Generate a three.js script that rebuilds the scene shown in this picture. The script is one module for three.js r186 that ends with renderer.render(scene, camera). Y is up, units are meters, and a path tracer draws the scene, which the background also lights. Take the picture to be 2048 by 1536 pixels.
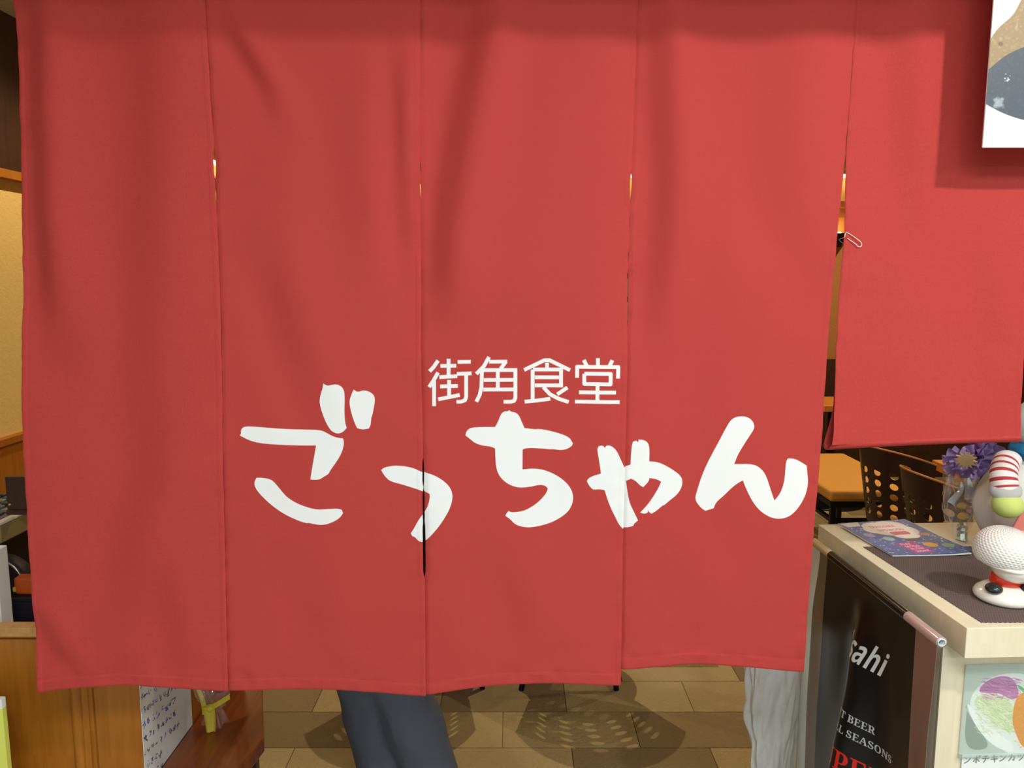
import * as THREE from 'three';
import { RoundedBoxGeometry } from 'three/addons/geometries/RoundedBoxGeometry.js';
import { MarchingCubes } from 'three/addons/objects/MarchingCubes.js';
import { ImprovedNoise } from 'three/addons/math/ImprovedNoise.js';
import { mergeGeometries, mergeVertices, toCreasedNormals } from 'three/addons/utils/BufferGeometryUtils.js';
import { RectAreaLightUniformsLib } from 'three/addons/lights/RectAreaLightUniformsLib.js';

// ---------------------------------------------------------------- camera, exposure, light
const scene = new THREE.Scene();
const renderer = new THREE.WebGLRenderer({ antialias: true });
renderer.toneMapping = THREE.LinearToneMapping;
renderer.toneMappingExposure = 1.48;
renderer.shadowMap.enabled = true;
RectAreaLightUniformsLib.init();
scene.background = new THREE.Color(0x000000);
const EYE = 1.52, PITCH = THREE.MathUtils.degToRad(7.4), FOCAL = 1537;
const camera = new THREE.PerspectiveCamera(2 * THREE.MathUtils.radToDeg(Math.atan(768 / FOCAL)), 2048 / 1536, 0.02, 50);
camera.position.set(0, EYE, 0);
camera.rotation.set(-PITCH, 0, 0);
scene.add(camera);

const CEIL = 2.62;
const LIGHT = {
  spot: { at: [1.32, CEIL, -0.16], i: 4.9, color: 0xfff4ea },                   // corridor downlight that throws the poster's shadow
  panels: [[0.2, 0.5, 1.2, 0.4, 15], [2.7, 0.9, 1.2, 0.4, 9], [1.2, 2.2, 1.2, 0.4, 19], [0.6, 3.8, 1.2, 0.4, 19]],     // x, z, width, depth, intensity: corridor ceiling panels
  panelColor: 0xf2fbff,
  inside: [[0.0, -3.6, 5.2], [2.3, -3.5, 2.6], [-1.5, -3.3, 2.7], [2.5, -5.0, 5]],            // warm restaurant downlights
  insideColor: 0xffe6c0,
  cove: 6,
};

// ---------------------------------------------------------------- measuring: pixels of the photograph to metres
const CT = Math.cos(PITCH), ST = Math.sin(PITCH);
function ray(px, py) {
  const x = (px - 1024) / FOCAL, y = -(py - 768) / FOCAL;
  return [x, y * CT - ST, -CT - y * ST];
}
const onZ = (px, py, z) => { const d = ray(px, py), t = z / d[2]; return new THREE.Vector3(d[0] * t, EYE + d[1] * t, z); };
const onY = (px, py, y) => { const d = ray(px, py), t = (y - EYE) / d[1]; return new THREE.Vector3(d[0] * t, y, d[2] * t); };
const onX = (px, py, x) => { const d = ray(px, py), t = x / d[0]; return new THREE.Vector3(x, EYE + d[1] * t, d[2] * t); };
const ZN = -1.4;
const nor = (px, py) => onZ(px, py, ZN);

// ---------------------------------------------------------------- helpers
let seed = 7;
const rnd = () => { seed = (seed * 1664525 + 1013904223) >>> 0; return seed / 4294967296; };
const rr = (a, b) => a + (b - a) * rnd();
const perlin = new ImprovedNoise();
const N3 = (x, y, z = 0) => perlin.noise(x, y, z);
const smooth = (a, b, x) => THREE.MathUtils.smoothstep(x, a, b);
const lerp = THREE.MathUtils.lerp;
const names = new Map();
function numbered(name) {
  const n = names.get(name) ?? 0;
  names.set(name, n + 1);
  return n ? `${name}_${String(n).padStart(3, '0')}` : name;
}
function thing(name, label, category, [x, y, z] = [0, 0, 0], turn = 0, group) {
  const o = new THREE.Group();
  o.name = numbered(name); o.position.set(x, y, z); o.rotation.y = turn;
  o.userData = { label, category };
  if (group) o.userData.group = group;
  scene.add(o);
  return o;
}
function struct(name, parent) {
  const o = new THREE.Group();
  o.name = name; o.userData.kind = 'structure';
  (parent ?? scene).add(o);
  return o;
}
function part(name, geo, mat, parent, pos, rot) {
  const m = new THREE.Mesh(geo, mat);
  m.name = name;
  if (pos) m.position.set(...pos);
  if (rot) m.rotation.set(...rot);
  parent.add(m);
  return m;
}
function solo(name, label, category, geo, mat, group) {
  const m = new THREE.Mesh(geo, mat);
  m.name = numbered(name); m.userData = { label, category };
  if (group) m.userData.group = group;
  scene.add(m);
  return m;
}
const rbox = (w, h, d, r = 0.004, s = 2) => new RoundedBoxGeometry(w, h, d, s, Math.min(r, w / 2.01, h / 2.01, d / 2.01));
const box = (w, h, d) => new THREE.BoxGeometry(w, h, d);
// a box from corner to corner with uv in metres
function slab(x0, x1, y0, y1, z0, z1) {
  const g = new THREE.BoxGeometry(x1 - x0, y1 - y0, z1 - z0);
  g.translate((x0 + x1) / 2, (y0 + y1) / 2, (z0 + z1) / 2);
  return metreUV(g);
}
function metreUV(g) {
  const p = g.attributes.position, n = g.attributes.normal, uv = new Float32Array(p.count * 2);
  for (let i = 0; i < p.count; i++) {
    const ax = Math.abs(n.getX(i)), ay = Math.abs(n.getY(i)), az = Math.abs(n.getZ(i));
    if (ay >= ax && ay >= az) { uv[2 * i] = p.getX(i); uv[2 * i + 1] = p.getZ(i); }
    else if (ax >= az) { uv[2 * i] = p.getZ(i); uv[2 * i + 1] = p.getY(i); }
    else { uv[2 * i] = p.getX(i); uv[2 * i + 1] = p.getY(i); }
  }
  g.setAttribute('uv', new THREE.BufferAttribute(uv, 2));
  return g;
}
// closed sheet: f(u, v) gives the front point, thickness goes to the back along the normal
function sheet(f, us, vs, thick, uvf) {
  const nu = us.length, nv = vs.length, P = [], e = 1e-3, a = new THREE.Vector3(), b = new THREE.Vector3();
  const front = [], back = [], uvs = [];
  for (let j = 0; j < nv; j++) for (let i = 0; i < nu; i++) {
    const u = us[i], v = vs[j], p = f(u, v);
    a.subVectors(f(Math.min(u + e, 1), v), f(Math.max(u - e, 0), v));
    b.subVectors(f(u, Math.min(v + e, 1)), f(u, Math.max(v - e, 0)));
    const n = new THREE.Vector3().crossVectors(b, a).normalize();
    front.push(p); back.push(p.clone().addScaledVector(n, -thick));
    uvs.push(uvf ? uvf(u, v, p) : [u, 1 - v]);
  }
  const pos = [], uv = [], idx = [];
  const put = (p, t) => { pos.push(p.x, p.y, p.z); uv.push(t[0], t[1]); return pos.length / 3 - 1; };
  front.forEach((p, i) => put(p, uvs[i]));
  const off = front.length;
  back.forEach((p, i) => put(p, uvs[i]));
  const k = (i, j) => j * nu + i;
  for (let j = 0; j < nv - 1; j++) for (let i = 0; i < nu - 1; i++) {
    const q = [k(i, j), k(i + 1, j), k(i, j + 1), k(i + 1, j + 1)];
    idx.push(q[0], q[2], q[1], q[1], q[2], q[3]);
    idx.push(q[0] + off, q[1] + off, q[2] + off, q[1] + off, q[3] + off, q[2] + off);
  }
  const edge = (list) => {
    for (let s = 0; s < list.length - 1; s++) {
      const [A, B] = [list[s], list[s + 1]];
      const i0 = put(front[A], uvs[A]), i1 = put(front[B], uvs[B]), i2 = put(back[A], uvs[A]), i3 = put(back[B], uvs[B]);
      idx.push(i0, i1, i2, i1, i3, i2);
    }
  };
  const row = (j) => Array.from({ length: nu }, (_, i) => k(i, j)), col = (i) => Array.from({ length: nv }, (_, j) => k(i, j));
  edge(row(0).reverse()); edge(row(nv - 1)); edge(col(0)); edge(col(nu - 1).reverse());
  const g = new THREE.BufferGeometry();
  g.setAttribute('position', new THREE.Float32BufferAttribute(pos, 3));
  g.setAttribute('uv', new THREE.Float32BufferAttribute(uv, 2));
  g.setIndex(idx);
  g.computeVertexNormals();
  return g;
}
const steps = (n) => Array.from({ length: n + 1 }, (_, i) => i / n);
function tube(points, r, seg = 40, rad = 8, closed = false) {
  return new THREE.TubeGeometry(new THREE.CatmullRomCurve3(points.map((p) => (p.isVector3 ? p : new THREE.Vector3(...p))), closed, 'centripetal'), seg, r, rad, closed);
}
const lathe = (pts, seg = 40) => new THREE.LatheGeometry(pts.map((p) => new THREE.Vector2(...p)), seg);
function mix(list) {
  return mergeGeometries(list.map((g) => {
    const q = g.index ? g.toNonIndexed() : g.clone();
    if (!q.attributes.uv) q.setAttribute('uv', new THREE.BufferAttribute(new Float32Array(q.attributes.position.count * 2), 2));
    for (const a of Object.keys(q.attributes)) if (!['position', 'normal', 'uv'].includes(a)) q.deleteAttribute(a);
    return q;
  }));
}
const ell = (rx, ry, rz, w = 36, h = 24) => { const g = new THREE.SphereGeometry(1, w, h); g.scale(rx, ry, rz); g.computeVertexNormals(); return g; };
function warp(g, f) {
  const p = g.attributes.position, v = new THREE.Vector3();
  for (let i = 0; i < p.count; i++) { v.fromBufferAttribute(p, i); f(v); p.setXYZ(i, v.x, v.y, v.z); }
  g.computeVertexNormals();
  return g;
}

// ---------------------------------------------------------------- textures
function pixels(w, h, f, srgb = true) {
  const d = new Uint8Array(w * h * 4);
  for (let y = 0; y < h; y++) for (let x = 0; x < w; x++) {
    const c = f(x / w, y / h, x, y), o = (y * w + x) * 4;
    d[o] = c[0]; d[o + 1] = c[1]; d[o + 2] = c[2]; d[o + 3] = 255;
  }
  const t = new THREE.DataTexture(d, w, h);
  t.wrapS = t.wrapT = THREE.RepeatWrapping;
  t.magFilter = THREE.LinearFilter; t.minFilter = THREE.LinearMipmapLinearFilter;
  if (srgb) t.colorSpace = THREE.SRGBColorSpace;
  t.needsUpdate = true;
  return t;
}
const grey = (v) => { const k = Math.max(0, Math.min(255, Math.round(v * 255))); return [k, k, k]; };
// tiling value noise
function lattice(n, s) {
  const g = Array.from({ length: n * n }, (_, i) => { const v = Math.sin(i * 127.1 + s * 311.7) * 43758.5453; return v - Math.floor(v); });
  return (u, v) => {
    const x = u * n, y = v * n, i = Math.floor(x), j = Math.floor(y), fx = x - i, fy = y - j, sx = fx * fx * (3 - 2 * fx), sy = fy * fy * (3 - 2 * fy);
    const at = (a, b) => g[((b % n + n) % n) * n + ((a % n + n) % n)];
    return lerp(lerp(at(i, j), at(i + 1, j), sx), lerp(at(i, j + 1), at(i + 1, j + 1), sx), sy);
  };
}
function canvas(w, h, draw) {
  const c = document.createElement('canvas');
  c.width = w; c.height = h;
  const g = c.getContext('2d');
  draw(g, w, h);
  const t = new THREE.CanvasTexture(c);
  t.colorSpace = THREE.SRGBColorSpace;
  return t;
}
const rep = (t, x, y) => { const c = t.clone(); c.repeat.set(x, y); c.needsUpdate = true; return c; };
function woodTex(base, dark, size = 512, stretch = 26, amount = 1) {
  const a = lattice(stretch * 2, 3), b = lattice(stretch * 6, 5), c = lattice(6, 8);
  return pixels(size, size, (u, v) => {
    const k = Math.min(1, Math.max(0, amount * (0.55 * a(u, v / 14) + 0.35 * b(u, v / 20) + 0.3 * (c(u, v) - 0.5)))) ;
    return [0, 1, 2].map((i) => lerp(base[i], dark[i], k));
  });
}
const weave = pixels(64, 64, (u, v, x, y) => grey(0.5 + 0.25 * Math.sin((x + 0.5) * Math.PI / 2) * Math.sin((y + 0.5) * Math.PI / 2) + 0.2 * (Math.sin(x * 12.9 + y * 78.2) * 0.5)), false);
const plasterA = lattice(24, 11), plasterB = lattice(64, 12), plasterC = lattice(128, 13);
const plasterBump = pixels(256, 256, (u, v) => grey(0.4 * plasterA(u, v) + 0.35 * plasterB(u, v) + 0.25 * plasterC(u, v)), false);
const pileA = lattice(128, 21), pileB = lattice(32, 22);
const pileBump = pixels(256, 256, (u, v) => grey(0.7 * pileA(u, v) + 0.3 * pileB(u, v)), false);
const std = (o) => new THREE.MeshStandardMaterial(o);
const phy = (o) => new THREE.MeshPhysicalMaterial(o);

const M = {
  beech: std({ map: rep(woodTex([243, 235, 209], [232, 220, 186]), 2.2, 2.2), roughness: 0.45 }),
  beechSide: std({ map: rep(woodTex([243, 235, 209], [232, 220, 186]), 2.2, 2.2), roughness: 0.45 }),
  oak: std({ map: rep(woodTex([184, 116, 34], [160, 94, 22]), 2, 2), roughness: 0.42 }),
  oakLight: std({ map: rep(woodTex([206, 160, 96], [184, 136, 74]), 2, 2), roughness: 0.4 }),
  mahogany: phy({ map: rep(woodTex([150, 76, 30], [118, 54, 18]), 2, 2), roughness: 0.22, clearcoat: 0.5, clearcoatRoughness: 0.12 }),
  darkWood: std({ map: rep(woodTex([70, 40, 22], [46, 24, 12]), 2, 2), roughness: 0.5 }),
  yellowPlaster: std({ color: 0xe8c97c, roughness: 0.9, bumpMap: rep(plasterBump, 3, 3), bumpScale: 0.0015 }),
  brownPaint: std({ color: 0xb07a44, roughness: 0.85, bumpMap: rep(plasterBump, 3, 3), bumpScale: 0.002 }),
  cream: std({ color: 0xe9e4d8, roughness: 0.85, bumpMap: rep(plasterBump, 2, 2), bumpScale: 0.002 }),
  ceiling: std({ color: 0xe6e4de, roughness: 0.9 }),
  floorBase: std({ color: 0x8d8a82, roughness: 0.7 }),
  tileLight: [0xa6966b, 0x9f8f65, 0xab9c72].map((c) => std({ color: c, roughness: 0.95, bumpMap: rep(pileBump, 3, 3), bumpScale: 0.003 })),
  tileDark: [0x8a7a58, 0x827252].map((c) => std({ color: c, roughness: 0.95, bumpMap: rep(pileBump, 3, 3), bumpScale: 0.003 })),
  shell: std({ color: 0x2c1411, roughness: 0.36 }),
  ply: std({ color: 0xb8773a, roughness: 0.45 }),
  orangeSeat: std({ color: 0xd79a3c, roughness: 0.7, bumpMap: rep(pileBump, 4, 4), bumpScale: 0.0015 }),
  blackMetal: std({ color: 0x18171b, roughness: 0.4, metalness: 0.6 }),
  tableTop: std({ map: rep(woodTex([222, 150, 62], [196, 122, 40]), 2, 2), roughness: 0.35 }),
  whitePaper: std({ color: 0xf1f2ee, roughness: 0.75 }),
  whiteGloss: phy({ color: 0xf0f2ee, roughness: 0.3, clearcoat: 0.4, clearcoatRoughness: 0.15 }),
  steel: std({ color: 0xb9bcbf, metalness: 0.9, roughness: 0.28 }),
  clear: phy({ color: 0xffffff, roughness: 0.06, transmission: 0.96, thickness: 0, ior: 1.45 }),
  yellowRibbon: std({ color: 0xd8c93a, roughness: 0.4 }),
};

// ---------------------------------------------------------------- the room
{
  const floor = struct('floor');
  part('floor_slab', slab(-2.3, 4.5, -0.12, -0.006, -6.2, 5.3), M.floorBase, floor);
  // carpet tiles, each laid on its own
  const w = 0.457, d = 0.215;
  const tileG = rbox(w - 0.0014, 0.012, d - 0.0014, 0.0015, 1);
  metreUV(tileG);
  let r = 0;
  for (let z = -1.72; z > -5.95; z -= d, r++) {
    let c = 0;
    for (let x = -0.032 - (r % 2 ? 0 : w / 2) - 4 * w; x < 4.2 - w; x += w, c++) {
      if (x - w / 2 < -2.12 || (z < -5.4 && x < -0.5)) continue;
      const dark = Math.sin(r * 12.99 + c * 78.23) * 0.5 + 0.5 > 0.62;
      const set = dark ? M.tileDark : M.tileLight;
      part('carpet_tile', tileG, set[(r * 3 + c) % set.length], floor, [x + w / 2, -0.006, z - d / 2]);
    }
  }
  const W = (name, ...parts) => { const g = struct(name); for (const [n, geo, m] of parts) part(n, geo, m, g); return g; };
  W('ceiling', ['ceiling_slab', slab(-2.3, 4.5, CEIL, CEIL + 0.12, -6.2, 5.3), M.ceiling]);
  W('wall_left',
    ['wall_surface', slab(-2.2, -2.1, -0.1, CEIL, -6.1, -1.36), M.yellowPlaster],
    ['wall_surface', slab(-2.2, -2.1, -0.1, CEIL, -1.36, 5.2), M.cream],
    ['dado_panel', slab(-2.1, -2.075, 0, 0.87, -6, -1.36), M.oak],
    ['dado_rail', slab(-2.1, -2.06, 0.868, 0.895, -6, -1.36), M.oak],
    ['picture_rail', slab(-2.1, -2.06, 1.95, 1.985, -6, -1.36), M.oak],
    ['upper_panel', slab(-2.1, -2.07, 1.985, CEIL, -4.2, -1.36), M.darkWood]);
  W('wall_back',
    ['wall_surface', slab(-2.2, 4.4, -0.1, CEIL, -6.1, -6.0), M.yellowPlaster],
    ['middle_panel', slab(-2.07, 4.3, 0.94, 2.14, -6.0, -5.975), M.brownPaint],
    ['dado_panel', slab(-2.07, 4.3, 0, 0.94, -6.0, -5.96), M.darkWood],
    ['cove_ledge', slab(-2.07, 4.3, 2.09, 2.135, -5.975, -5.86), M.oak]);
  W('wall_right',
    ['wall_surface', slab(4.3, 4.4, -0.1, CEIL, -6.1, -1.36), M.yellowPlaster],
    ['wall_surface', slab(4.3, 4.4, -0.1, CEIL, -1.36, 5.2), M.cream]);
  W('wall_front', ['wall_surface', slab(-2.2, 4.4, -0.1, CEIL, 5.2, 5.3), M.cream]);
  // shop front around the opening
  W('wall_shopfront',
    ['wall_surface', slab(-2.1, -1.5, -0.1, CEIL, -1.46, -1.36), M.cream],
    ['wall_surface', slab(1.75, 4.3, -0.1, CEIL, -1.46, -1.36), M.cream],
    ['lintel', slab(-1.5, 1.75, 2.3, CEIL, -1.5, -1.38), M.darkWood],
    ['fascia', slab(-2.1, 4.3, 2.11, CEIL, -1.36, -1.08), M.cream]);
}

// ---------------------------------------------------------------- lamps
{
  const housing = std({ color: 0xdcdcd8, roughness: 0.4, metalness: 0.2 });
  const glow = (color, k) => std({ color: 0xffffff, emissive: color, emissiveIntensity: k, roughness: 0.6 });
  function downlight(x, z, intensity, color, label, group, soft = 2.5) {
    const t = thing('ceiling_downlight', label, 'ceiling lamp', [x, CEIL, z], 0, group);
    part('trim_ring', lathe([[0.052, 0], [0.075, -0.002], [0.078, -0.006], [0.072, -0.012], [0.054, -0.012], [0.052, 0]], 32), housing, t);
    part('lens', lathe([[0, -0.004], [0.053, -0.004], [0.053, -0.001], [0, -0.001]], 28), glow(color, 3), t);
    const l = new THREE.SpotLight(color, intensity, 0, 1.25, 0.7, 2);
    l.position.set(0, -0.02, 0); l.target.position.set(0, -1.5, 0);
    l.shadow.radius = soft; l.castShadow = true; l.shadow.mapSize.set(1024, 1024);
    t.add(l, l.target);
    return [t, l];
  }
  const [t, l] = downlight(LIGHT.spot.at[0], LIGHT.spot.at[2], LIGHT.spot.i, LIGHT.spot.color, 'round corridor downlight in front of the hanging food poster');
  l.target.position.set(-1.0, -1.4, -1.25);
  l.angle = 1.3;
  LIGHT.inside.forEach(([x, z, i], k) => downlight(x, z, i, LIGHT.insideColor, ['warm downlight over the dining chairs behind the curtain', 'warm downlight over the table right of the curtain', 'warm downlight beside the yellow left wall', 'warm downlight near the back wall'][k], undefined, 0.3));
  LIGHT.panels.forEach(([x, z, w, d, i], k) => {
    const t = thing('ceiling_panel_light', ['white ceiling panel lamp nearest the red curtain', 'white ceiling panel lamp in front of the light counter, far right', 'white ceiling panel lamp far back on the right of the corridor', 'white ceiling panel lamp far back on the left of the corridor'][k], 'ceiling lamp', [x, CEIL, z]);
    part('frame', mix([slab(-w / 2 - 0.02, w / 2 + 0.02, -0.02, 0, d / 2, d / 2 + 0.02), slab(-w / 2 - 0.02, w / 2 + 0.02, -0.02, 0, -d / 2 - 0.02, -d / 2), slab(-w / 2 - 0.02, -w / 2, -0.02, 0, -d / 2, d / 2), slab(w / 2, w / 2 + 0.02, -0.02, 0, -d / 2, d / 2)]), housing, t);
    part('diffuser', slab(-w / 2, w / 2, -0.012, -0.004, -d / 2, d / 2), glow(LIGHT.panelColor, 1.5), t);
    const a = new THREE.RectAreaLight(LIGHT.panelColor, i, w, d);
    a.position.set(0, -0.025, 0); a.rotation.x = -Math.PI / 2;
    t.add(a);
  });
  // cove strip along the back wall
  const c = thing('cove_light', 'long pale strip lamp under the ceiling along the back wall', 'wall lamp', [1.1, 2.34, -5.95]);
  part('channel', slab(-3.1, 3.1, 0, 0.03, -0.02, 0.03), housing, c);
  part('tube', slab(-3.08, 3.08, -0.022, 0, -0.012, 0.012), glow(0xffe2a8, 2.5), c);
  const a = new THREE.RectAreaLight(0xffd79a, LIGHT.cove, 6, 0.024);
  a.position.set(0, -0.03, 0.0); a.rotation.x = -Math.PI / 2;
  c.add(a);
  const c2 = thing('cove_light', 'short pale strip lamp high on the yellow left wall', 'wall lamp', [-2.05, 2.36, -5.0]);
  part('channel', slab(-0.05, 0.02, 0, 0.03, -0.85, 0.75), housing, c2);
  part('tube', slab(-0.012, 0.012, -0.022, 0, -0.83, 0.73), glow(0xffe2a8, 2.5), c2);
  const a2 = new THREE.RectAreaLight(0xffd79a, LIGHT.cove, 0.024, 1.5);
  a2.position.set(0, -0.03, -0.05); a2.rotation.x = -Math.PI / 2;
  c2.add(a2);
  // wall sconce seen through the slit beside the folded panel
  const p = onZ(1678, 478, -5.9);
  const s = thing('wall_sconce', 'small dark cone wall lamp glowing upward on the back wall', 'wall lamp', [p.x, p.y, -5.9]);
  part('shade', lathe([[0.015, -0.06], [0.07, 0.04], [0.066, 0.04], [0.012, -0.055], [0.015, -0.06]], 24), M.blackMetal, s);
  part('arm', slab(-0.008, 0.008, -0.03, -0.012, -0.08, 0), M.blackMetal, s);
  part('bulb', ell(0.02, 0.02, 0.02, 16, 12), glow(0xffd58a, 2), s, [0, 0.035, 0]);
  const b = new THREE.PointLight(0xffc878, 0.05);
  b.position.set(0, 0.075, 0); b.shadow.radius = 1.5;
  s.add(b);
}

// ---------------------------------------------------------------- the red noren
const RED = [190, 66, 62];
const TOP = 2.22, CY0 = 0.70, CY1 = 2.25;
const seam = [                                                    // edges of the panels, photograph pixels on the cloth's plane
  [[20, 110], [30, 400], [45, 870], [60, 1150], [75, 1388]],
  [[410, 0], [430, 300], [434, 430], [441, 620], [445, 870], [450, 1150], [455, 1375]],
  [[840, 0], [840, 300], [839, 420], [841, 700], [846, 930], [849, 1150], [851, 1390]],
  [[1277, 0], [1266, 300], [1260, 440], [1257, 560], [1252, 800], [1246, 1050], [1241, 1350]],
  [[1715, 0], [1690, 310], [1678, 420], [1672, 480], [1655, 700], [1645, 860], [1629, 1040], [1608, 1342]],
].map((l) => l.map(([x, y]) => nor(x, y)));
function along(list, y) {                                          // x of a line at height y
  if (y >= list[0].y) return list[0].x + (list[1].x - list[0].x) * 0.3 * (y - list[0].y) / (list[1].y - list[0].y);
  for (let i = 0; i < list.length - 1; i++) if (y >= list[i + 1].y) {
    const t = (list[i].y - y) / (list[i].y - list[i + 1].y);
    return lerp(list[i].x, list[i + 1].x, t);
  }
  return list[list.length - 1].x;
}
const curveY = (list, x) => {                                      // height of a bottom line at x
  for (let i = 0; i < list.length - 1; i++) if (x <= list[i + 1].x || i === list.length - 2) {
    const t = (x - list[i].x) / (list[i + 1].x - list[i].x), a = list[Math.max(i - 1, 0)].y, b = list[i].y, c = list[i + 1].y, d = list[Math.min(i + 2, list.length - 1)].y;
    const s = THREE.MathUtils.clamp(t, 0, 1);
    return 0.5 * (2 * b + (c - a) * s + (2 * a - 5 * b + 4 * c - d) * s * s + (3 * b - a - 3 * c + d) * s * s * s);
  }
};
// soft folds: a line of photograph pixels, half width (px), steepness; positive faces away from the lamp on the right
const FOLD = [
  [[[70, -120], [72, 200], [84, 460], [96, 760]], 34, 0.42],
  [[[285, -100], [290, 250], [285, 500], [270, 900]], 66, 0.2],
  [[[110, 440], [140, 640], [160, 860]], 44, 0.16],
  [[[330, 780], [300, 950], [255, 1100], [215, 1260]], 62, 0.22],
  [[[60, 1190], [110, 1290], [165, 1372]], 32, 0.55],
  [[[430, -40], [478, 80], [530, 170], [575, 300]], 26, 0.42],
  [[[800, 60], [802, 260], [806, 400], [812, 640]], 22, 0.42],
  [[[690, 60], [705, 320], [730, 620]], 50, 0.12],
  [[[520, 430], [575, 650], [650, 900]], 44, 0.17],
  [[[990, -120], [962, 40], [930, 190], [903, 340], [882, 470], [872, 700]], 44, 0.46],
  [[[1316, -100], [1322, 180], [1330, 360], [1322, 520], [1295, 760]], 36, 0.36],
  [[[1200, 560], [1160, 820], [1110, 1100]], 76, 0.07],
  [[[1570, -120], [1558, 250], [1585, 620]], 70, 0.12],
  [[[1430, 400], [1450, 800], [1460, 1200]], 80, 0.07],
  [[[1800, -120], [1812, 200], [1815, 520]], 44, 0.2],
  [[[1975, 400], [1985, 650], [1975, 880]], 50, 0.12],
  [[[620, 1090], [640, 1260], [650, 1385]], 46, 0.13],
  [[[340, 1100], [350, 1280], [355, 1385]], 34, 0.14],
  [[[1380, 1090], [1400, 1240], [1405, 1340]], 50, 0.12],
  [[[1010, 1050], [1040, 1240], [1050, 1380]], 50, 0.11],
].map(([l, w, k]) => [l.map(([x, y]) => nor(x, y)), w * 0.000905, k * 1.45]);
function foldZ(x, y) {
  let z = 0;
  for (const [l, w, k] of FOLD) {
    const top = l[0].y, bot = l[l.length - 1].y, f = smooth(bot - 0.02, bot + 0.2, y) * (1 - smooth(top - 0.16, top + 0.04, y));
    if (f <= 0) continue;
    const t = (x - along(l, Math.min(y, top))) / w;
    if (Math.abs(t) < 5) z += f * k * w * t * Math.exp(-t * t / 2);
  }
  return z + 0.004 * N3(x * 3.1, y * 1.3, 4.2) + 0.0012 * N3(x * 11, y * 4, 8.1);
}
// pucker along a hem: d = distance from the stitched edge, s = place along it
const pucker = (d, s, q) => 0.0018 * Math.exp(-d / 0.016) * N3(s * 42, q, d * 25) + 0.003 * Math.exp(-d / 0.04) * N3(s * 15, q + 3, d * 12);
const hemZ = (d, w, e = 1) => 0.0005 * (1 - smooth(w - 0.002, w + 0.002, d)) - 0.0004 * Math.exp(-(((d - w) / 0.0018) ** 2)) - 0.0013 * e * Math.exp(-((d / 0.0016) ** 2));
const bottoms = [
  [[70, 1386], [110, 1380], [180, 1374], [260, 1371], [360, 1378], [455, 1383]],
  [[457, 1382], [560, 1380], [650, 1380], [760, 1385], [852, 1392]],
  [[853, 1391], [920, 1381], [1000, 1371], [1080, 1367], [1160, 1368], [1241, 1371]],
  [[1239, 1342], [1310, 1336], [1400, 1330], [1490, 1335], [1560, 1341], [1610, 1344]],
].map((l) => l.map(([x, y]) => nor(x, y)));

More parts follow.
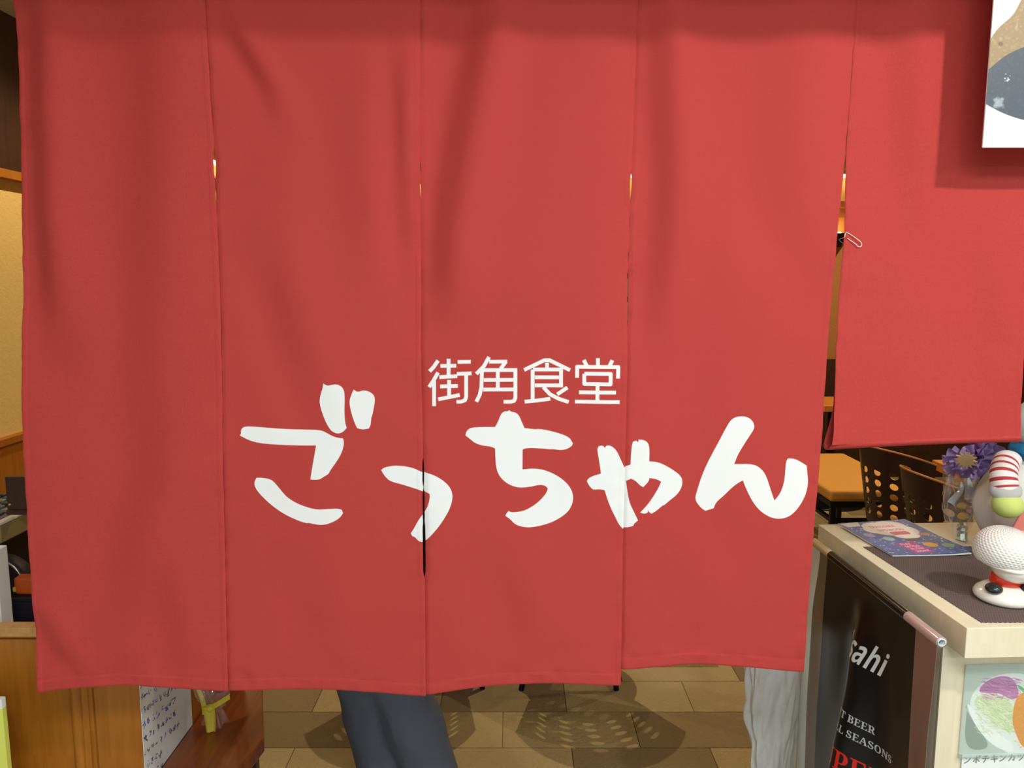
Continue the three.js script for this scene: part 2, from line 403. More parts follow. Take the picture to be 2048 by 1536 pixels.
// writing printed across the cloth (outlines in photograph pixels, measured on enlargements)
const zoomed = (x0, y0, k, list) => list.map(([x, y]) => nor(x0 + x / k, y0 + y / k));
const A = (l) => zoomed(450, 700, 3.746, l), B = (l) => zoomed(820, 690, 3.657, l), C = (l) => zoomed(1150, 800, 4.096, l), D = (l) => zoomed(840, 700, 4.995, l);
const BRUSH = [
  A([[118, 605], [128, 585], [150, 571], [250, 576], [400, 590], [560, 597], [680, 597], [735, 605], [780, 632], [830, 655], [885, 662], [893, 690], [885, 740], [860, 800], [820, 860], [790, 900], [775, 932], [740, 948], [715, 968], [680, 973], [640, 970], [650, 900], [668, 800], [682, 716], [540, 716], [400, 710], [270, 700], [190, 680], [140, 655], [112, 640], [122, 622]]),
  A([[740, 248], [760, 262], [778, 265], [830, 253], [870, 265], [895, 300], [900, 360], [896, 450], [900, 540], [913, 583], [890, 610], [855, 628], [820, 620], [790, 600], [755, 540], [725, 460], [708, 390], [715, 340], [735, 285]]),
  A([[965, 295], [982, 308], [1000, 313], [1040, 300], [1085, 312], [1118, 338], [1125, 380], [1112, 450], [1103, 495], [1096, 505], [1093, 560], [1078, 588], [1030, 597], [990, 585], [965, 530], [942, 450], [932, 385], [945, 340]]),
  A([[235, 958], [270, 957], [330, 965], [365, 985], [410, 1040], [460, 1100], [530, 1145], [620, 1180], [700, 1197], [770, 1190], [840, 1187], [875, 1196], [885, 1222], [860, 1260], [800, 1295], [730, 1313], [670, 1305], [625, 1294], [612, 1299], [540, 1275], [430, 1225], [330, 1150], [250, 1070], [220, 1020], [220, 985]]),
  A([[1170, 900], [1190, 880], [1260, 865], [1340, 868], [1420, 885], [1480, 915], [1560, 935], [1630, 975], [1680, 1020], [1705, 1075], [1703, 1130], [1680, 1200], [1640, 1270], [1590, 1340], [1530, 1405], [1505, 1432], [1470, 1438], [1440, 1420], [1425, 1397], [1405, 1393], [1393, 1370], [1420, 1330], [1450, 1270], [1490, 1220], [1520, 1170], [1535, 1110], [1533, 1078], [1480, 1055], [1440, 1040], [1340, 1010], [1240, 985], [1200, 950]]),
  B([[405, 662], [412, 630], [440, 607], [500, 600], [580, 600], [622, 600], [645, 560], [665, 505], [690, 485], [712, 488], [725, 478], [740, 490], [775, 495], [800, 520], [820, 570], [838, 610], [925, 620], [935, 614], [1030, 630], [1120, 655], [1170, 680], [1182, 705], [1192, 718], [1180, 745], [1120, 772], [1040, 763], [1030, 766], [940, 758], [850, 755], [824, 768], [823, 912], [900, 905], [970, 912], [1050, 940], [1130, 990], [1180, 1050], [1195, 1110], [1185, 1170], [1150, 1225], [1080, 1275], [1000, 1310], [920, 1328], [860, 1335], [800, 1325], [760, 1305], [735, 1275], [698, 1250], [702, 1236], [722, 1213], [735, 1222], [770, 1224], [830, 1215], [900, 1180], [960, 1130], [1000, 1080], [1008, 1050], [985, 1027], [940, 1025], [880, 1040], [800, 1047], [740, 1030], [690, 1000], [650, 955], [630, 900], [625, 840], [622, 758], [590, 743], [520, 735], [470, 715], [440, 688]]),
  C([[178, 400], [190, 375], [212, 367], [230, 373], [243, 387], [250, 372], [270, 365], [300, 375], [335, 405], [360, 455], [380, 500], [402, 548], [455, 530], [462, 380], [475, 340], [500, 333], [518, 345], [520, 324], [560, 325], [595, 345], [612, 385], [610, 505], [670, 508], [740, 535], [820, 585], [870, 625], [887, 670], [875, 730], [835, 785], [780, 825], [735, 866], [718, 868], [680, 905], [630, 935], [610, 925], [600, 905], [598, 925], [570, 937], [535, 925], [590, 870], [640, 800], [680, 735], [708, 673], [670, 650], [610, 642], [607, 670], [560, 717], [530, 700], [500, 665], [460, 645], [420, 665], [430, 750], [450, 850], [490, 930], [518, 990], [485, 1018], [480, 1035], [440, 1048], [390, 1052], [360, 1020], [330, 960], [290, 880], [260, 800], [240, 733], [190, 725], [150, 732], [128, 715], [110, 690], [95, 660], [110, 635], [150, 615], [210, 597], [195, 490]]),
  C([[985, 820], [1000, 760], [1040, 630], [1100, 490], [1170, 360], [1240, 220], [1280, 155], [1330, 132], [1400, 132], [1445, 160], [1467, 205], [1460, 240], [1420, 300], [1370, 380], [1330, 450], [1303, 523], [1360, 522], [1430, 520], [1490, 535], [1540, 580], [1570, 640], [1600, 740], [1628, 817], [1670, 770], [1700, 700], [1715, 620], [1722, 500], [1740, 475], [1790, 477], [1840, 500], [1894, 535], [1900, 600], [1908, 670], [1895, 750], [1860, 830], [1810, 900], [1760, 945], [1700, 968], [1640, 970], [1580, 950], [1510, 905], [1450, 830], [1400, 730], [1372, 656], [1330, 680], [1280, 720], [1230, 775], [1170, 830], [1152, 855], [1140, 890], [1072, 913], [1030, 885]]),
];
const KANJI = [
  [[180, 105], [135, 172], [95, 215]], [[180, 225], [135, 305], [90, 372]], [[140, 310], [140, 563]], [[285, 88], [285, 262]], [[203, 160], [362, 158]], [[192, 272], [372, 262]],
  [[290, 300], [290, 462]], [[200, 365], [377, 360]], [[180, 495], [397, 450]], [[375, 120], [507, 118]], [[368, 240], [515, 234]], [[461, 250], [461, 470], [448, 504], [410, 517], [363, 518]],
  [[690, 70], [640, 160], [562, 240]], [[690, 118], [872, 118]], [[852, 125], [805, 190]], [[612, 202], [972, 202]], [[953, 202], [953, 480], [940, 510], [910, 519], [834, 519]],
  [[618, 205], [614, 370], [596, 450], [562, 518]], [[637, 300], [935, 300]], [[632, 396], [935, 396]], [[777, 210], [777, 392]],
  [[1040, 202], [1245, 104], [1295, 104], [1500, 203]], [[1270, 130], [1270, 195]], [[1130, 197], [1430, 197]], [[1126, 197], [1126, 510]], [[1410, 197], [1410, 365]], [[1148, 275], [1390, 275]], [[1148, 356], [1430, 356]],
  [[1045, 519], [1170, 508], [1303, 490]], [[1232, 372], [1300, 445], [1390, 490], [1486, 521]], [[1474, 376], [1372, 445]],
  [[1776, 80], [1776, 168]], [[1636, 100], [1667, 160]], [[1920, 100], [1890, 160]], [[1570, 278], [1570, 168], [1978, 168], [1975, 282]], [[1641, 236], [1902, 236], [1900, 340], [1641, 338], [1641, 236]],
  [[1772, 345], [1770, 510]], [[1588, 422], [1955, 422]], [[1548, 515], [1992, 517]],
].map(D);
function clothTexture(x0, x1, w, h, printed) {
  const t = canvas(w, h, (g) => {
    g.fillStyle = `rgb(${RED.join(',')})`;
    g.fillRect(0, 0, w, h);
    const im = g.getImageData(0, 0, w, h), d = im.data;            // thread by thread unevenness of the dye
    const warpT = Array.from({ length: w }, () => rr(-0.8, 0.8)), weft = Array.from({ length: h }, () => rr(-0.8, 0.8));
    for (let y = 0; y < h; y++) for (let x = 0; x < w; x++) {
      const o = (y * w + x) * 4, k = warpT[x] + weft[y] + rr(-5, 5);
      d[o] += k; d[o + 1] += k * 0.7; d[o + 2] += k * 0.7;
    }
    g.putImageData(im, 0, 0);
    if (!printed) return;
    const X = (p) => (p.x - x0) / (x1 - x0) * w, Y = (p) => (CY1 - p.y) / (CY1 - CY0) * h;
    g.fillStyle = 'rgb(246,250,250)';
    for (const l of BRUSH) {
      g.beginPath();
      const mid = (a, b) => [(X(a) + X(b)) / 2, (Y(a) + Y(b)) / 2];
      g.moveTo(...mid(l[l.length - 1], l[0]));
      l.forEach((p, i) => {                                        // sharp turns of the brush stay sharp
        const q = l[(i + l.length - 1) % l.length], r = l[(i + 1) % l.length];
        const turn = Math.acos(THREE.MathUtils.clamp(((p.x - q.x) * (r.x - p.x) + (p.y - q.y) * (r.y - p.y)) / (Math.hypot(p.x - q.x, p.y - q.y) * Math.hypot(r.x - p.x, r.y - p.y)), -1, 1));
        if (turn > 0.85) { g.lineTo(X(p), Y(p)); g.lineTo(...mid(p, r)); } else g.quadraticCurveTo(X(p), Y(p), ...mid(p, r));
      });
      g.closePath(); g.fill();
    }
    g.save();                                                      // strokes in metres, so that they keep their width
    g.scale(w / (x1 - x0), h / (CY1 - CY0));
    g.strokeStyle = 'rgb(246,250,250)'; g.lineWidth = 0.0071; g.lineJoin = 'round'; g.lineCap = 'butt';
    for (const l of KANJI) {
      g.beginPath();
      l.forEach((p, i) => (i ? g.lineTo(p.x - x0, CY1 - p.y) : g.moveTo(p.x - x0, CY1 - p.y)));
      g.stroke();
    }
    g.restore();
  });
  t.anisotropy = 8;
  return t;
}
function clothMat(map) {
  return phy({ map, roughness: 0.78, bumpMap: rep(weave, 40, 160), bumpScale: 0.0002, sheen: 0.25, sheenColor: new THREE.Color(0xff8a78), sheenRoughness: 0.5, specularIntensity: 0.5 });
}
{
  const noren = thing('noren_curtain', 'long red cloth curtain in five hanging panels with big white Japanese writing', 'curtain', [0, TOP, ZN]);
  part('hanging_rod', new THREE.CylinderGeometry(0.014, 0.014, 2.3, 20).rotateZ(Math.PI / 2), M.darkWood, noren, [0.04, -0.012, -0.017]);
  const us = [0, 0.004, 0.008, 0.014, 0.02, 0.025, 0.029, 0.033, 0.038, 0.046, 0.056, 0.068];
  const U = [...us, ...Array.from({ length: 86 }, (_, i) => 0.08 + 0.84 * i / 85), ...us.map((u) => 1 - u).reverse()];
  const V = [...Array.from({ length: 250 }, (_, i) => i / 250 * 0.965), ...Array.from({ length: 30 }, (_, i) => 0.965 + 0.035 * i / 29)];
  const slit = nor(430, 308).y;
  const G = (x, l) => l.map(([a, b, w]) => [nor(x, a).y, nor(x, b).y, w]);
  const GAPS = [[], G(428, [[305, 345, 0.0028], [390, 396, 0.0012]]), G(840, [[330, 337, 0.0018], [372, 386, 0.0016], [925, 966, 0.0026], [985, 1040, 0.0034], [1050, 1145, 0.0046]]), G(1260, [[352, 394, 0.0034], [440, 446, 0.001], [508, 518, 0.002], [545, 578, 0.0026], [586, 612, 0.0022], [622, 645, 0.0014]]), []];
  for (let k = 0; k < 4; k++) {
    const x0 = Math.min(...seam[k].map((p) => p.x)), x1 = Math.max(...seam[k + 1].map((p) => p.x));
    const rx0 = x0 - 0.01, rx1 = x1 + 0.01;
    const edgeX = (s, y) => {                                      // neighbours overlap a little, and stand apart where the photograph shows daylight between them
      const n = k + s;
      if (n === 0 || (n === 4 && s)) return along(seam[n], y);
      let gap = 0;
      for (const [a, b, w] of GAPS[n]) gap += w * smooth(b - 0.012, b + 0.006, y) * (1 - smooth(a - 0.006, a + 0.012, y));
      return along(seam[n], y) + (s ? 0.0009 - gap * 0.5 - Math.min(gap * 2, 0.0009) : -0.0011 + gap * 0.5 + Math.min(gap * 2, 0.0011)) + 0.0003 * N3(y * 60, n * 3);
    };
    const f = (u, v) => {
      const bx = lerp(bottoms[k][0].x, bottoms[k].at(-1).x, u), yb = curveY(bottoms[k], bx), y = lerp(TOP, yb, v);
      const xl = edgeX(0, y), xr = edgeX(1, y), x = lerp(xl, xr, u), dl = x - xl, dr = xr - x, db = y - yb;
      let z = foldZ(x, y);
      z += hemZ(dl, 0.0105) + hemZ(dr, 0.0105) + pucker(dl, y, k * 9) + pucker(dr, y, k * 9 + 4);
      z += (db < 0.08 ? hemZ(db, 0.024) + 1.5 * pucker(Math.abs(db - 0.02), x, k * 5 + 40) : 0);
      const low = 1 - smooth(0.85, slit, y);
      if (k > 0) z -= 0.0028 * (1 - smooth(0.002, 0.012, dl));              // the left border lies under its neighbour
      if (k === 3) z -= 0.006 * low * Math.exp(-dl / 0.05);          // its left border slips behind its neighbour
      if (k === 1) z += 0.003 * low * Math.exp(-dr / 0.04);
      if (k === 0) z -= 0.012 * Math.exp(-dl / 0.03) * smooth(1.2, 1.9, y);
      return new THREE.Vector3(x, y - TOP, z);
    };
    const map = clothTexture(rx0, rx1, k === 0 ? 512 : 1024, k === 0 ? 1024 : 2048, k > 0);
    part('panel', sheet(f, U, V, 0.0009, (u, v, p) => [(p.x - rx0) / (rx1 - rx0), (p.y + TOP - CY0) / (CY1 - CY0)]), clothMat(map), noren);
  }
  // fifth panel, folded up behind itself above the counter
  const left5 = [[1715, 0], [1692, 310], [1689, 420], [1687, 480], [1677, 600], [1671, 700], [1668, 800], [1663, 905]].map(([x, y]) => nor(x, y));
  const right5 = [[2080, 0], [2062, 400], [2050, 640], [2044, 740], [2041, 890]].map(([x, y]) => nor(x, y));
  const yl = nor(1664, 902).y, yr = nor(2043, 886).y;
  const f5 = (u, v) => {
    const yb = lerp(yl, yr, u) + 0.002 * Math.sin(u * 3.1), R = 0.011, L1 = TOP - yb - R, L2 = Math.PI * R, L3 = 0.36, s = v * (L1 + L2 + L3);
    let y, zo;
    if (s < L1) { y = TOP - s; zo = 0; }
    else if (s < L1 + L2) { const a = (s - L1) / R; y = yb + R - Math.sin(a) * R; zo = -R + Math.cos(a) * R; }
    else { y = yb + R + (s - L1 - L2); zo = -2 * R + 0.012 * smooth(0, 0.34, s - L1 - L2); }
    const back = smooth(L1, L1 + L2, s), xl = along(left5, y) + back * (0.0125 - 0.017 * (1 - smooth(0.015, 0.11, s - L1))) - (s > L1 - 0.03 ? 0.004 * smooth(L1 - 0.03, L1 + L2 / 2, s) : 0), xr = along(right5, y), x = lerp(xl, xr, u);
    let z = zo + foldZ(x, y) * (1 - 0.4 * back) + hemZ(x - xl, 0.0105) + pucker(x - xl, y, 77) + hemZ(xr - x, 0.0105) + pucker(xr - x, y, 79);
    if (s < L1) z += 0.006 * Math.exp(-(x - xl) / 0.03) * (1 - smooth(1.25, 1.6, y)) - 0.001;
    return new THREE.Vector3(x, y - TOP, z);
  };
  const V5 = [...Array.from({ length: 170 }, (_, i) => i / 170 * 0.705), ...Array.from({ length: 50 }, (_, i) => 0.705 + 0.06 * i / 50), ...Array.from({ length: 41 }, (_, i) => 0.765 + 0.235 * i / 40)];
  const map = clothTexture(0.5, 1, 512, 1024, false);
  part('panel', sheet(f5, U, V5, 0.0009, (u, v, p) => [(p.x - 0.5) / 0.5, (p.y + TOP - CY0) / (CY1 - CY0)]), clothMat(map), noren);
  // paper clip holding the folded cloth
  const q = (x, y) => { const p = nor(x, y); return new THREE.Vector3(p.x, p.y, ZN + 0.004); };
  const clip = [q(1693, 477), q(1710, 489), q(1714, 493), q(1719, 493.5), q(1721.5, 490), q(1720, 485), q(1712, 478.5), q(1696, 467.5), q(1691, 466), q(1688, 469), q(1687.5, 474)];
  clip.push(q(1688, 478).setZ(ZN - 0.02), q(1697, 484).setZ(ZN - 0.026), q(1708, 489).setZ(ZN - 0.026), q(1711, 485).setZ(ZN - 0.026));
  solo('paper_clip', 'small white wire paper clip on the left edge of the folded red panel', 'paper clip', tube(clip, 0.0007, 120, 8), std({ color: 0xf4ece6, roughness: 0.35 }));
}
// ---------------------------------------------------------------- poster hung in front of the cloth
{
  const zP = -1.32, c = onZ(1965, 295, zP), w = 0.6, h = 2.1 - c.y;
  const t = thing('hanging_poster', 'white hanging food poster with a dark bowl in the upper right corner', 'poster', [c.x, c.y, zP]);
  const PX = (px, py) => { const p = onZ(px, py, zP); return [(p.x - c.x) / w, 1 - (p.y - c.y) / h]; };
  const map = canvas(1024, 640, (g, W, H) => {
    g.fillStyle = '#f4f6f5'; g.fillRect(0, 0, W, H);
    const path = (l) => { g.beginPath(); l.forEach((p, i) => { const [x, y] = PX(...p); i ? g.lineTo(x * W, y * H) : g.moveTo(x * W, y * H); }); g.closePath(); };
    const smoothPath = (l) => { const q = l.map((p) => PX(...p)).map(([x, y]) => [x * W, y * H]); g.beginPath(); g.moveTo(...q[0]); for (let i = 1; i < q.length - 1; i++) g.quadraticCurveTo(...q[i], (q[i][0] + q[i + 1][0]) / 2, (q[i][1] + q[i + 1][1]) / 2); g.lineTo(...q.at(-1)); g.closePath(); };
    smoothPath([[1962, 110], [1985, 70], [2000, 52], [2028, 30], [2046, -10], [2100, -60], [2200, -80], [2300, 0], [2300, 130], [1962, 160]]);
    g.fillStyle = '#a18d69'; g.fill();
    g.save(); g.clip();
    for (let i = 0; i < 1500; i++) { const [x, y] = PX(rr(1960, 2300), rr(-80, 160)); g.fillStyle = ['rgba(196,176,138,.35)', 'rgba(150,128,92,.2)', 'rgba(188,166,124,.35)'][i % 3]; g.beginPath(); g.ellipse(x * W, y * H, rr(1, 7), rr(1, 5), rnd() * 3, 0, 7); g.fill(); }
    g.fillStyle = 'rgba(120,98,66,.8)'; const [sx, sy] = PX(2001, 88); g.beginPath(); g.ellipse(sx * W, sy * H, 7, 6, 0.3, 0, 7); g.fill();
    g.restore();
    smoothPath([[1962, 152], [1985, 132], [2010, 111], [2048, 93], [2110, 76], [2240, 80], [2300, 110], [2300, 240], [2180, 262], [2110, 252], [2048, 241], [2010, 229], [1985, 216], [1962, 203]]);
    g.fillStyle = '#505c69'; g.fill();
    g.save(); g.clip();
    for (let i = 0; i < 2600; i++) { const [x, y] = PX(rr(1960, 2300), rr(70, 265)); g.fillStyle = ['rgba(84,96,110,.3)', 'rgba(74,82,96,.25)', 'rgba(104,118,130,.2)'][i % 3]; g.beginPath(); g.ellipse(x * W, y * H, rr(1, 5), rr(1, 3), rnd() * 3, 0, 7); g.fill(); }
    for (let i = 0; i < 14; i++) { const [x, y] = PX(2012 + rr(-3, 8), 152 + rr(-6, 14)); g.fillStyle = 'rgba(225,232,235,.8)'; g.beginPath(); g.ellipse(x * W, y * H, rr(1, 3), rr(1, 3), 0, 0, 7); g.fill(); }
    for (let i = 0; i < 40; i++) { const [x, y] = PX(1998 + rr(-9, 9), 205 + rr(-10, 10)); g.fillStyle = 'rgba(165,182,192,.35)'; g.beginPath(); g.ellipse(x * W, y * H, rr(3, 8), rr(3, 7), 0, 0, 7); g.fill(); }
    g.restore();
  });
  const board = rbox(w, h, 0.003, 0.001, 1);
  part('backing_sheet', board, M.whitePaper, t, [w / 2, h / 2, -0.0018]);
  part('print', new THREE.PlaneGeometry(w, h), phy({ map, roughness: 0.5 }), t, [w / 2, h / 2, 0.0004]);
  part('hanger_strip', slab(0, w, 0, 0.014, -0.006, 0.004), M.steel, t, [0, h - 0.004, 0]);
}

// ---------------------------------------------------------------- counter on the right with what stands on it
const CTURN = 0.0483, CORNER = onY(1934, 1256.5, 0.95);            // front left corner of the top; the counter is turned a little
{
  const t = thing('display_counter', 'light beech counter with thick top standing right of the curtain', 'counter', [CORNER.x, 0, CORNER.z], -CTURN * 0 + Math.atan2(CORNER.x - onY(1637.8, 1049.5, 0.95).x, onY(1637.8, 1049.5, 0.95).z - CORNER.z) * 0 + 0.0483);
  const D = 0.56, W = 0.9;
  const top = rbox(W, 0.054, D, 0.0016, 2); metreUV(top);
  part('countertop', top, M.beech, t, [W / 2, 0.95 - 0.027, -D / 2]);
  part('side_panel', slab(0.0, 0.03, 0, 0.896, -D + 0.01, -0.062), M.beechSide, t);
  part('corner_stile', slab(0.0, 0.031, 0, 0.896, -0.064, -0.058), M.beech, t);
  part('front_panel', slab(0.03, W - 0.02, 0, 0.896, -0.085, -0.066), M.beechSide, t);
  part('back_panel', slab(0.03, W - 0.02, 0, 0.896, -D + 0.01, -D + 0.03), M.beechSide, t);
  part('side_panel', slab(W - 0.03, W, 0, 0.896, -D + 0.01, -0.062), M.beechSide, t);
}
{
  // menu print in a clear holder on the counter's front
  const zF = -1.286, c0 = onZ(1932, 1330, zF), w = 0.42, h = 0.17;
  const t = thing('menu_print', 'food photo of fried chicken with cabbage in a clear holder on the counter front', 'menu', [c0.x, c0.y - h, zF], 0.0483);
  const PX = (px, py) => { const p = onZ(px, py, zF); return [(p.x - c0.x) / w, (c0.y - p.y) / h]; };
  const map = canvas(1024, 416, (g, W, H) => {
    const at = (px, py) => { const [x, y] = PX(px, py); return [x * W, y * H]; };
    const blob = (l) => { const q = l.map((p) => at(...p)); g.beginPath(); const m = (a, b) => [(a[0] + b[0]) / 2, (a[1] + b[1]) / 2]; g.moveTo(...m(q.at(-1), q[0])); q.forEach((p, i) => g.quadraticCurveTo(...p, ...m(p, q[(i + 1) % q.length]))); g.closePath(); };
    g.fillStyle = '#c3d6ca'; g.fillRect(0, 0, W, H);
    blob([[1928, 1415], [1935, 1405], [1925, 1500], [1985, 1500], [1960, 1460]]); g.fillStyle = '#8fa597'; g.fill();
    blob([[1934, 1405], [1960, 1365], [2010, 1346], [2070, 1352], [2160, 1400], [2180, 1500], [2080, 1540], [2000, 1500], [1955, 1455]]); g.fillStyle = '#eaf6ef'; g.fill();
    blob([[1933, 1408], [1938, 1408], [1962, 1440], [1995, 1468], [2030, 1490], [2030, 1510], [1990, 1495], [1960, 1465], [1942, 1435]]); g.fillStyle = '#f6fffb'; g.fill();
    blob([[1945, 1408], [1955, 1390], [1990, 1388], [2020, 1400], [2034, 1430], [2030, 1470], [2005, 1462], [1970, 1432]]); g.fillStyle = '#d3e6b4'; g.fill();
    for (let i = 0; i < 420; i++) { const [x, y] = at(rr(1948, 2034), rr(1386, 1466)); g.strokeStyle = ['rgba(238,248,214,.75)', 'rgba(190,212,150,.6)', 'rgba(246,252,232,.8)', 'rgba(150,178,120,.35)'][i % 4]; g.lineWidth = rr(1, 2.6); g.beginPath(); g.moveTo(x, y); g.quadraticCurveTo(x + rr(0, 25), y + rr(-14, 14), x + rr(10, 42), y + rr(-4, 30)); g.stroke(); }
    blob([[1955, 1385], [1968, 1365], [1995, 1353], [2022, 1354], [2036, 1370], [2042, 1394], [2028, 1402], [2005, 1388], [1975, 1386]]); g.fillStyle = '#c183b4'; g.fill();
    for (let i = 0; i < 130; i++) { const [x, y] = at(rr(1958, 2036), rr(1356, 1398)); g.strokeStyle = ['rgba(186,84,168,.7)', 'rgba(222,178,214,.8)', 'rgba(208,120,190,.6)', 'rgba(150,80,140,.5)'][i % 4]; g.lineWidth = rr(1, 4); g.beginPath(); g.moveTo(x, y); g.quadraticCurveTo(x + 18, y + rr(-8, 6), x + rr(15, 45), y + rr(0, 18)); g.stroke(); }
    blob([[2034, 1368], [2060, 1385], [2070, 1400], [2044, 1384]]); g.fillStyle = '#5fc67a'; g.fill();
    blob([[2032, 1400], [2050, 1385], [2100, 1380], [2150, 1420], [2150, 1490], [2090, 1512], [2048, 1500], [2034, 1470], [2026, 1445]]); g.fillStyle = '#e29a22'; g.fill();
    for (let i = 0; i < 500; i++) { const [x, y] = at(rr(2032, 2150), rr(1390, 1500)); g.fillStyle = ['rgba(242,184,64,.5)', 'rgba(206,124,14,.4)', 'rgba(250,204,100,.4)'][i % 3]; g.beginPath(); g.ellipse(x, y, rr(1, 5), rr(1, 3), rnd() * 3, 0, 7); g.fill(); }
  });
  part('print', new THREE.PlaneGeometry(w, h), std({ map, roughness: 0.6 }), t, [w / 2, h / 2, 0.0012]);
  part('backing', slab(0, w, 0, h, -0.002, 0.0008), M.whitePaper, t);
  part('clear_cover', slab(-0.002, w, -0.003, h, 0.003, 0.0048), phy({ color: 0xffffff, roughness: 0.12, transmission: 0.97, thickness: 0, ior: 1.45 }), t);
  part('holder_lip', slab(-0.002, w, -0.005, -0.001, 0.0, 0.006), phy({ color: 0xe8f2ee, roughness: 0.1, transmission: 0.8, thickness: 0 }), t);
  // handwritten caption under it
  const c1 = onZ(1925, 1503, zF), cw = 0.42, ch = 0.09;
  const k = 1024 / cw;
  const kana = (g, list, x, y, s) => { g.lineWidth = 6; for (const l of list) { g.beginPath(); l.forEach(([a, b], i) => (i ? g.lineTo(x + a * s, y + b * s) : g.moveTo(x + a * s, y + b * s))); g.stroke(); } };
  const KANA = [
    [[[.15, .2], [.35, .32]], [[.12, .9], [.5, .7], [.85, .25]]],
    [[[.1, .3], [.85, .3]], [[.48, .08], [.48, .9], [.36, .82]], [[.3, .5], [.12, .75]], [[.62, .5], [.82, .75]], [[.75, .05], [.82, .15]], [[.88, .02], [.95, .12]]],
    [[[.25, .18], [.7, .1]], [[.1, .42], [.9, .4]], [[.5, .14], [.5, .6], [.3, .92]]],
    [[[.18, .32], [.8, .26]], [[.12, .6], [.88, .54]], [[.42, .06], [.58, .95]]],
    [[[.15, .2], [.35, .32]], [[.12, .9], [.5, .7], [.85, .25]]],
    [[[.12, .32], [.82, .3], [.76, .85], [.62, .8]], [[.45, .08], [.42, .5], [.15, .9]]],
    [[[.15, .25], [.24, .45]], [[.42, .2], [.5, .4]], [[.85, .2], [.7, .6], [.35, .92]]],
  ];
  const cap = canvas(1024, 220, (g, W, H) => {
    g.fillStyle = '#f2f8f4'; g.fillRect(0, 0, W, H);
    g.strokeStyle = 'rgba(70,84,92,.6)'; g.lineCap = 'round'; g.lineJoin = 'round';
    KANA.forEach((l, i) => kana(g, l, 8 + i * 40, 22 + i * -1, 36));
    kana(g, [[[.1, .15], [.9, .15]], [[.5, .15], [.5, .9]], [[.5, .5], [.85, .5]], [[.2, .5], [.15, .9], [.9, .92]]], 310, 26, 34);
  });
  const cg = thing('caption_card', 'white caption card with handwritten characters under the food photo', 'card', [c1.x, c1.y - ch, zF], 0.0483);
  part('card', slab(0, cw, 0, ch, -0.002, 0.0), M.whitePaper, cg);
  part('print', new THREE.PlaneGeometry(cw, ch), std({ map: cap, roughness: 0.7 }), cg, [cw / 2, ch / 2, 0.0006]);
}
{
  // woven place mat with a pinked edge
  const P = [onY(1738, 1101, 0.95), onY(1962.6, 1246.5, 0.95)], Y = 0.9503, out = [];
  const fl = P[1], bl = new THREE.Vector3(P[0].x - 0.004, Y, P[0].z - 0.02), W = 0.5;
  const edge = (a, b, n, k) => { const d = new THREE.Vector3().subVectors(b, a), nx = new THREE.Vector3(d.z, 0, -d.x).normalize(); for (let i = 0; i < n; i++) { out.push([a.x + d.x * i / n, a.z + d.z * i / n]); out.push([a.x + d.x * (i + 0.5) / n + nx.x * k, a.z + d.z * (i + 0.5) / n + nx.z * k]); } };
  const fr = new THREE.Vector3(fl.x + W, Y, fl.z - 0.004), br = new THREE.Vector3(bl.x + W, Y, bl.z - 0.004);
  edge(bl, fl, 46, 0.0022); edge(fl, fr, 60, 0.0022); edge(fr, br, 46, 0.0022); edge(br, bl, 60, 0.0022);
  const s = new THREE.Shape(out.map(([x, z]) => new THREE.Vector2(x, -z)));
  const g = new THREE.ExtrudeGeometry(s, { depth: 0.0018, bevelEnabled: false });
  g.rotateX(-Math.PI / 2);
  metreUV(g);
  const rib = pixels(64, 64, (u, v, x, y) => { const a = Math.floor(y / 16) % 2, r = Math.sin((x / 16 + a * 0.5) * Math.PI * 2) * 0.5 + 0.5, c = Math.sin((y / 16) * Math.PI * 2) * 0.5 + 0.5; return [lerp(96, 136, r * c), lerp(80, 118, r * c), lerp(76, 114, r * c)]; });
  const ribB = pixels(64, 64, (u, v, x, y) => { const a = Math.floor(y / 16) % 2; return grey(0.5 + 0.35 * Math.sin((x / 16 + a * 0.5) * Math.PI * 2) + 0.15 * Math.sin((y / 16) * Math.PI * 2)); }, false);
  const mat = solo('place_mat', 'brown woven place mat with zigzag edge lying on the beech counter', 'mat', g, std({ map: rep(rib, 55, 55), bumpMap: rep(ribB, 55, 55), bumpScale: 0.0012, roughness: 0.85 }));
  mat.position.y = Y;
}
